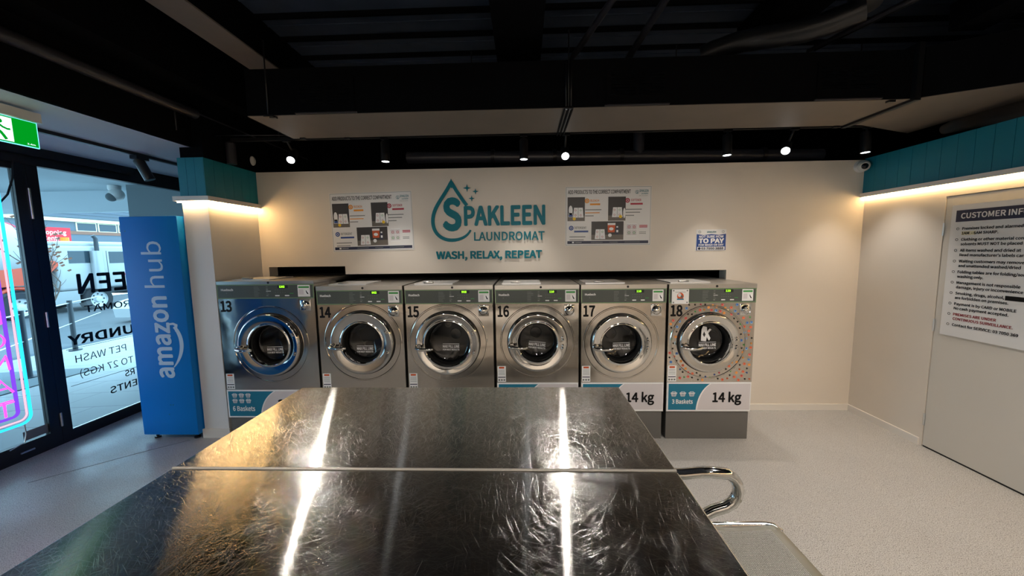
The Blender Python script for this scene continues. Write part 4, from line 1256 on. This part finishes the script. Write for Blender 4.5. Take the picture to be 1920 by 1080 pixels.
for k, ch in enumerate('LAUNDROMAT'):
    z0 = .385 + .1645 * (9 - k); b = MB()
    for st in L[ch]:
        for off in (0, .016):
            b.tube([(NX + off * .4, 2.402 + y, z0 + off * .3 + (.108 - off) * zz) for y, zz in st], .0048, 'npink', 8)
    b.build('neon_letter', t)
b = MB()
for z in (.5, 1.9):
    for y in (2.275, 2.525): b.cyl((NX, y, z), (GX + .004, y, z), .004, 'alu', 6)
b.build('fixing', t)
tag(MB().tube([(GX + .035, 2.67, 2.21), (GX + .05, 2.645, 2.08), (GX + .06, 2.60, 1.96), (GX + .06, 2.55, 1.89), (GX + .06, 2.545, 1.86)], .006, 'satin', 8).build('power_cable', None, (GX + .07, 2.6, 2.1)), 'black cable drooping from the frame down to the neon sign', 'cable')
tag(MB().tube([(GX + .085, 2.49, .30), (GX + .085, 2.492, .22), (GX + .08, 2.48, .16), (GX + .08, 2.44, .15), (GX + .08, 2.40, .14)], .004, 'alu', 8).build('power_cable', None, (GX + .08, 2.49, .2)), 'thin pale cable hanging below the neon sign', 'cable')

# lettering on the outside of the fixed pane: u runs to -Y for a reader standing outside
t = thing('window_lettering', 'dark vinyl lettering on the glass, seen reversed from inside', 'lettering', (GX, 3.2, .26))
q = Plane((GX - .0205, 0, 0), (0, -1, 0), (0, 0, 1))
q.text('SPAKLEEN', -3.007, 1.198, .160, 'decal', 1.06, 'R', .03, 1)
q.text('LAUNDROMAT', -3.036, 1.030, .058, 'decal', .74, 'R', .012, 1)
q.text('LAUNDRY', -2.893, .775, .078, 'decal', .70, 'R', .035, 1)
q.text('PET WASH', -2.926, .620, .062, 'decal', .40, 'R', .0, 1)
q.text('TO 27 KGS)', -2.946, .490, .062, 'decal', .43, 'R', .0, 1)
q.text('RS', -3.290, .375, .056, 'decal', .085, 'R', .02, 1)
q.text('ENTS', -3.152, .262, .060, 'decal', .235, 'R', .02, 1)
q.rect(-3.9, .742, -2.872, .746, 'decal', 1); q.rect(-3.9, .434, -2.872, .438, 'decal', 1)
q.build('lettering', t)
o = MB().box((GX - .012, 2.54, .135), (GX - .011, 2.69, .205), 'midgrey').build('glass_sticker', None, (GX - .011, 2.6, .135))
tag(o, 'small grey sticker at the bottom corner of the glass door', 'sticker')

# ================================================================== OUTSIDE
def slope(x): return -.02 - max(0, -x - 4.0) * .052
pv = MB()
pv.add([(GX - .05, -12, slope(-3.8)), (-8.9, -12, slope(-8.9)), (-8.9, 40, slope(-8.9)), (GX - .05, 40, slope(-3.8))], [(3, 2, 1, 0)], 'slabs')
pv.box((-9.1, -12, slope(-8.9) - .25), (-8.9, 40, slope(-8.9) + .002), 'kerb')
struct(pv, 'pavement')
tc_ = MB(); tc_.add([(-6.3, 3.9, slope(-6.3) + .004), (-8.2, 3.9, slope(-8.2) + .004), (-8.2, 5.2, slope(-8.2) + .004), (-6.3, 5.2, slope(-6.3) + .004)], [(3, 2, 1, 0)], 'tactile')
struct(tc_, 'pavement_tactile_strip')
RZ = -.78
struct(MB().add([(-9.0, -12, slope(-8.9) - .22), (-24, -12, RZ), (-24, 60, RZ), (-9.0, 60, slope(-8.9) - .22)], [(3, 2, 1, 0)], 'asphalt'), 'road')
# soffit over the footpath, its end panel and the grey column
so = MB(); so.box((-10.5, -4.0, 2.47), (GX - .06, 5.48, 2.60), 'soffit'); so.box((-12.0, 5.40, 2.16), (-5.35, 5.48, 2.60), 'soffit')
struct(so, 'exterior_soffit')
struct(MB().box((-5.40, 5.0, -.2), (-3.85, 5.5, 2.47), 'outcol'), 'wall_exterior_column')
t = thing('security_camera', 'grey dome camera outside under the soffit by the column', 'security camera', (-5.62, 5.05, 2.47))
MB().lathe((-5.62, 5.05, 2.47), (0, 0, -1), [(.07, 0), (.07, .05), (.06, .07)], 'camw', 24).build('mount', t)
MB().sphere((-5.60, 5.05, 2.35), .085, 'camw', 20).build('housing', t)
MB().sphere((-5.62, 5.0, 2.31), .06, 'outcol', 16).build('lens_dome', t)
# railing: two posts, rails and glass
t = thing('street_railing', 'metal street railing with glass infill at the edge of the pavement', 'railing', (-7.2, 5.0, -.15))
pA, pB = Vector((-6.93, 4.83, slope(-6.93))), Vector((-8.45, 6.58, slope(-8.45)))
pC = pA - (pB - pA); pD = pB + (pB - pA)
for p in (pA, pB, pC):
    MB().cyl(p, p + Vector((0, 0, .95)), .036, 'trdark', 16).cyl(p, p + Vector((0, 0, .02)), .09, 'trdark', 16).build('post', t)
for h in (.90, .52):
    MB().tube([pC + Vector((0, 0, h)), pD + Vector((0, 0, h))], .010, 'alu', 10).build('rail', t)
g = MB()
for a, b in ((pC, pA), (pA, pB), (pB, pD)):
    d = (b - a).normalized() * .08
    g.add([a + d + Vector((0, 0, .12)), b - d + Vector((0, 0, .12)), b - d + Vector((0, 0, .85)), a + d + Vector((0, 0, .85))], [(0, 1, 2, 3)], 'glass')
g.build('glass_panel', t)

# concrete mixer lorry: faces +Y, its near side looks at the shop
t = thing('mixer_truck', 'white concrete mixer truck with red and blue drum across the street', 'truck', (-18.5, 14, RZ))
TX = -17.6
c = MB()
c.rbox((TX - 2.3, 13.5, RZ + .95), (TX, 16.7, RZ + 2.72), .12, 'trwhite'); c.rbox((TX - 2.25, 13.6, RZ + 2.65), (TX - .05, 16.3, RZ + 2.88), .1, 'trwhite')
c.rbox((TX - 2.3, 16.6, RZ + .55), (TX, 17.15, RZ + 1.75), .1, 'trwhite')
cb = c.build('cab', t)
MB().box((TX - .02, 13.86, RZ + 2.02), (TX + .012, 14.62, RZ + 2.50), 'trglass').build('rear_window', cb)
MB().prism([(TX - .02, 15.28, RZ + 1.98), (TX - .02, 16.2, RZ + 1.98), (TX - .02, 15.98, RZ + 2.47), (TX - .02, 15.28, RZ + 2.47)], (.032, 0, 0), 'trglass').build('door_window', cb)
MB().box((TX + .0, 15.18, RZ + 1.0), (TX + .006, 15.2, RZ + 2.5), 'trdark').box((TX + .0, 16.3, RZ + 1.0), (TX + .006, 16.32, RZ + 2.5), 'trdark').box((TX, 15.8, RZ + 1.45), (TX + .02, 16.1, RZ + 1.52), 'red').build('door_lines', cb)
MB().cyl((TX - .6, 14.3, RZ + 2.86), (TX - .6, 14.3, RZ + 3.04), .12, 'beacon', 16).build('beacon', t)
MB().tube([(TX + .12, 14.72, RZ + .95), (TX + .12, 14.72, RZ + 2.5)], .19, 'stack', 20).tube([(TX + .12, 14.76, RZ + 2.5), (TX + .12, 14.76, RZ + 3.0), (TX + .10, 14.68, RZ + 3.12)], .07, 'trdark', 14).build('exhaust_stack', t)
d = MB()
d.lathe((TX - 1.15, 11.8, RZ + 2.45), (0, 1, -.12), [(.3, -2.3), (.75, -2.2), (1.15, -1.0), (1.28, 0), (1.2, .9), (.85, 1.5), (.3, 1.75), (0, 1.76)], 'trwhite', 36)
for (h, r, ww, mm) in ((-1.35, 1.045, .10, 'trblue'), (-1.75, .91, .07, 'red'), (.95, 1.17, .06, 'red')):
    d.lathe((TX - 1.15, 11.8, RZ + 2.45), (0, 1, -.12), [(r - .02, h - ww), (r + .05, h - ww * .5), (r + .06, h), (r + .01, h + ww)], mm, 36)
d.build('mixer_drum', t)
MB().prism([(TX - .25, 11.2, RZ + 1.25), (TX - .25, 12.9, RZ + 1.3), (TX - .25, 13.6, RZ + 2.0), (TX - .25, 13.45, RZ + 2.12), (TX - .25, 11.2, RZ + 2.42)], (.22, 0, 0), 'trred').build('side_panel', t)
MB().box((TX - 2.2, 9.5, RZ + .75), (TX - .1, 17.2, RZ + 1.05), 'trdark').box((TX - .55, 13.0, RZ + .45), (TX - .02, 14.1, RZ + .95), 'stack').build('chassis', t)
for y in (10.9, 12.35, 14.75):
    w_ = MB()
    for xx in (TX - .30, TX - 2.2):
        w_.lathe((xx, y, RZ + .52), (1, 0, 0), [(.30, .0), (.50, .0), (.52, .05), (.52, .25), (.50, .30), (.32, .30)], 'tyre', 36)
        w_.lathe((xx, y, RZ + .52), (1, 0, 0), [(.32, .29), (.30, .24), (.14, .22), (.12, .30), (0, .31)], 'rim', 28)
        for k in range(8): w_.lathe((xx, y + .21 * math.cos(k * PI / 4), RZ + .52 + .21 * math.sin(k * PI / 4)), (1, 0, 0), [(.035, .235), (0, .236)], 'trdark', 10)
    w_.build('wheel', t)
MB().tube([(TX - .15, 12.35 + .68 * math.cos(a), RZ + .52 + .68 * math.sin(a)) for a in [k * PI / 10 for k in range(11)]], .07, 'trred', 10).build('mudguard', t)

# white car nosing in from behind the locker
t = thing('parked_car', 'white car mostly hidden behind the blue locker, outside the glass', 'car', (-11.5, 11.0, slope(-8.9) - .3))
cz = -.72; CY = 1.15
c = MB(); prof = [(9.85, .32), (9.80, .60), (9.95, .80), (10.9, .98), (11.7, 1.42), (13.0, 1.45), (13.9, 1.05), (14.1, .9), (14.1, .32)]
c.prism([(-11.0, y + CY, cz + z) for y, z in prof], (-1.7, 0, 0), 'trwhite'); cb = c.build('body', t)
MB().prism([(-10.99, y + CY, cz + z) for y, z in ((11.05, 1.0), (13.6, 1.05), (12.9, 1.38), (11.75, 1.36))], (-.02, 0, 0), 'trglass').build('side_window', cb)
MB().box((-11.2, 9.80 + CY, cz + .62), (-11.5, 9.86 + CY, cz + .74), 'stack').build('headlight', cb)
for y in (10.6 + CY, 13.2 + CY):
    for x in (-11.0, -12.5):
        MB().lathe((x, y, cz + .32), (1, 0, 0), [(0, -.18), (.32, -.18), (.32, .02), (.2, .03), (0, .03)], 'tyre', 24).build('wheel', t)

# shopping centre across the street
t = thing('street_building', 'grey clad building with ribbon windows across the street', 'building', (-30, 25, RZ))
BX = -28.0
b = MB(); b.box((BX - 6, 8, RZ), (BX, 46, 2.30), 'cladd'); b.box((BX - 6, 8, 2.30), (BX + .3, 46, 3.62), 'clad'); b.box((BX - 6, 8, 3.80), (BX + .2, 46, 6.4), 'clad')
for k in range(12): b.box((BX + .2, 8, 3.90 + k * .2), (BX + .24, 46, 3.93 + k * .2), 'cladd')
b.build('wall', t)
MB().box((BX - .2, 8, 3.62), (BX + .5, 46, 3.80), 'cream').build('fascia_band', t)
MB().box((BX, 22, 2.86), (BX + .34, 46, 3.06), 'brick').build('brick_band', t)
for y in (16.0, 17.5, 22.4, 23.6, 24.8, 26.0):
    w_ = MB().box((BX + .28, y, 3.06), (BX + .34, y + 1.1, 3.60), 'cream'); wo = w_.build('window', t)
    MB().box((BX + .34, y + .06, 3.10), (BX + .36, y + 1.04, 3.56), 'trglass').build('window_glass', wo)
t = thing('street_sign', 'red street sign with white lettering over the mixer truck', 'sign', (-24, 18.5, 2))
SX = -24.0
MB().box((SX - .12, 17.4, 2.22), (SX, 19.15, 3.0), 'redsign').build('sign_board', t)
q = Plane((SX, 17.4, 2.22), (0, 1, 0), (0, 0, 1), step=.006)
q.text('Shopping', .40, .42, .20, 'white', 1.15, bold=.02, l=1); q.text('Centre', .58, .12, .20, 'white', .80, bold=.02, l=1); q.build('sign_lettering', t)
for y in (17.7, 19.2): MB().cyl((SX - .06, y, RZ), (SX - .06, y, 2.3), .06, 'trdark', 10).build('post', t)
o = MB().box((-23.5, 14.6, RZ), (-22.8, 16.6, 2.9), 'cladd').build('shop_kiosk', None, (-23.2, 16, RZ))
tag(o, 'dark shop front block behind the truck drum, below the cladding', 'building')
p = Plane((-22.79, 14.6, 0), (0, 1, 0), (0, 0, 1), step=.01)

# bare street tree
t = thing('street_tree', 'thin almost leafless tree in front of the mixer truck', 'tree', (-9.9, 7.2, -.5))
rt = random.Random(11)
tb = MB(); lf = MB()
def branch(p, d, L, r, lev):
    n = 4; pts = [p]; dd = d.copy()
    for k in range(n):
        dd = (dd + Vector((rt.uniform(-.18, .18), rt.uniform(-.18, .18), rt.uniform(-.05, .14)))).normalized()
        pts.append(pts[-1] + dd * L / n)
    tb.tube(pts, [r * (1 - .13 * k) for k in range(n + 1)], 'bark', 7)
    if lev >= 3:
        for k in range(3):
            c = pts[-1] + Vector((rt.uniform(-.1, .1), rt.uniform(-.1, .1), rt.uniform(-.1, .1)))
            if rt.random() < .4: lf.add([c, c + Vector((.03, .05, .03)), c + Vector((0, .09, .0)), c + Vector((-.02, .05, -.03))], [(0, 1, 2, 3)], 'leaf')
        return
    for k in range(3 if lev else 5):
        q_ = pts[-1 - (k % 3)]
        nd = (dd + Vector((rt.uniform(-.8, .8), rt.uniform(-.8, .8), rt.uniform(-.1, .7)))).normalized()
        branch(q_, nd, L * rt.uniform(.55, .75), r * .55, lev + 1)
branch(Vector((-9.9, 7.25, -.35)), Vector((0, 0, 1)), 1.25, .035, 0)
tb.build('trunk', t); lf.build('dry_leaves', t)

# floor marks: a scuffed sheet joint on the left
fl = MB()
fl.tube([(-3.35, 2.25, .0006), (-2.98, 2.62, .0006), (-2.75, 2.82, .0006)], .0012, 'midgrey', 6)
tag(fl.build('floor_scuff', None, (-3.1, 2.5, 0)), 'thin dark scuff line on the floor in front of the blue locker', 'scuff mark')
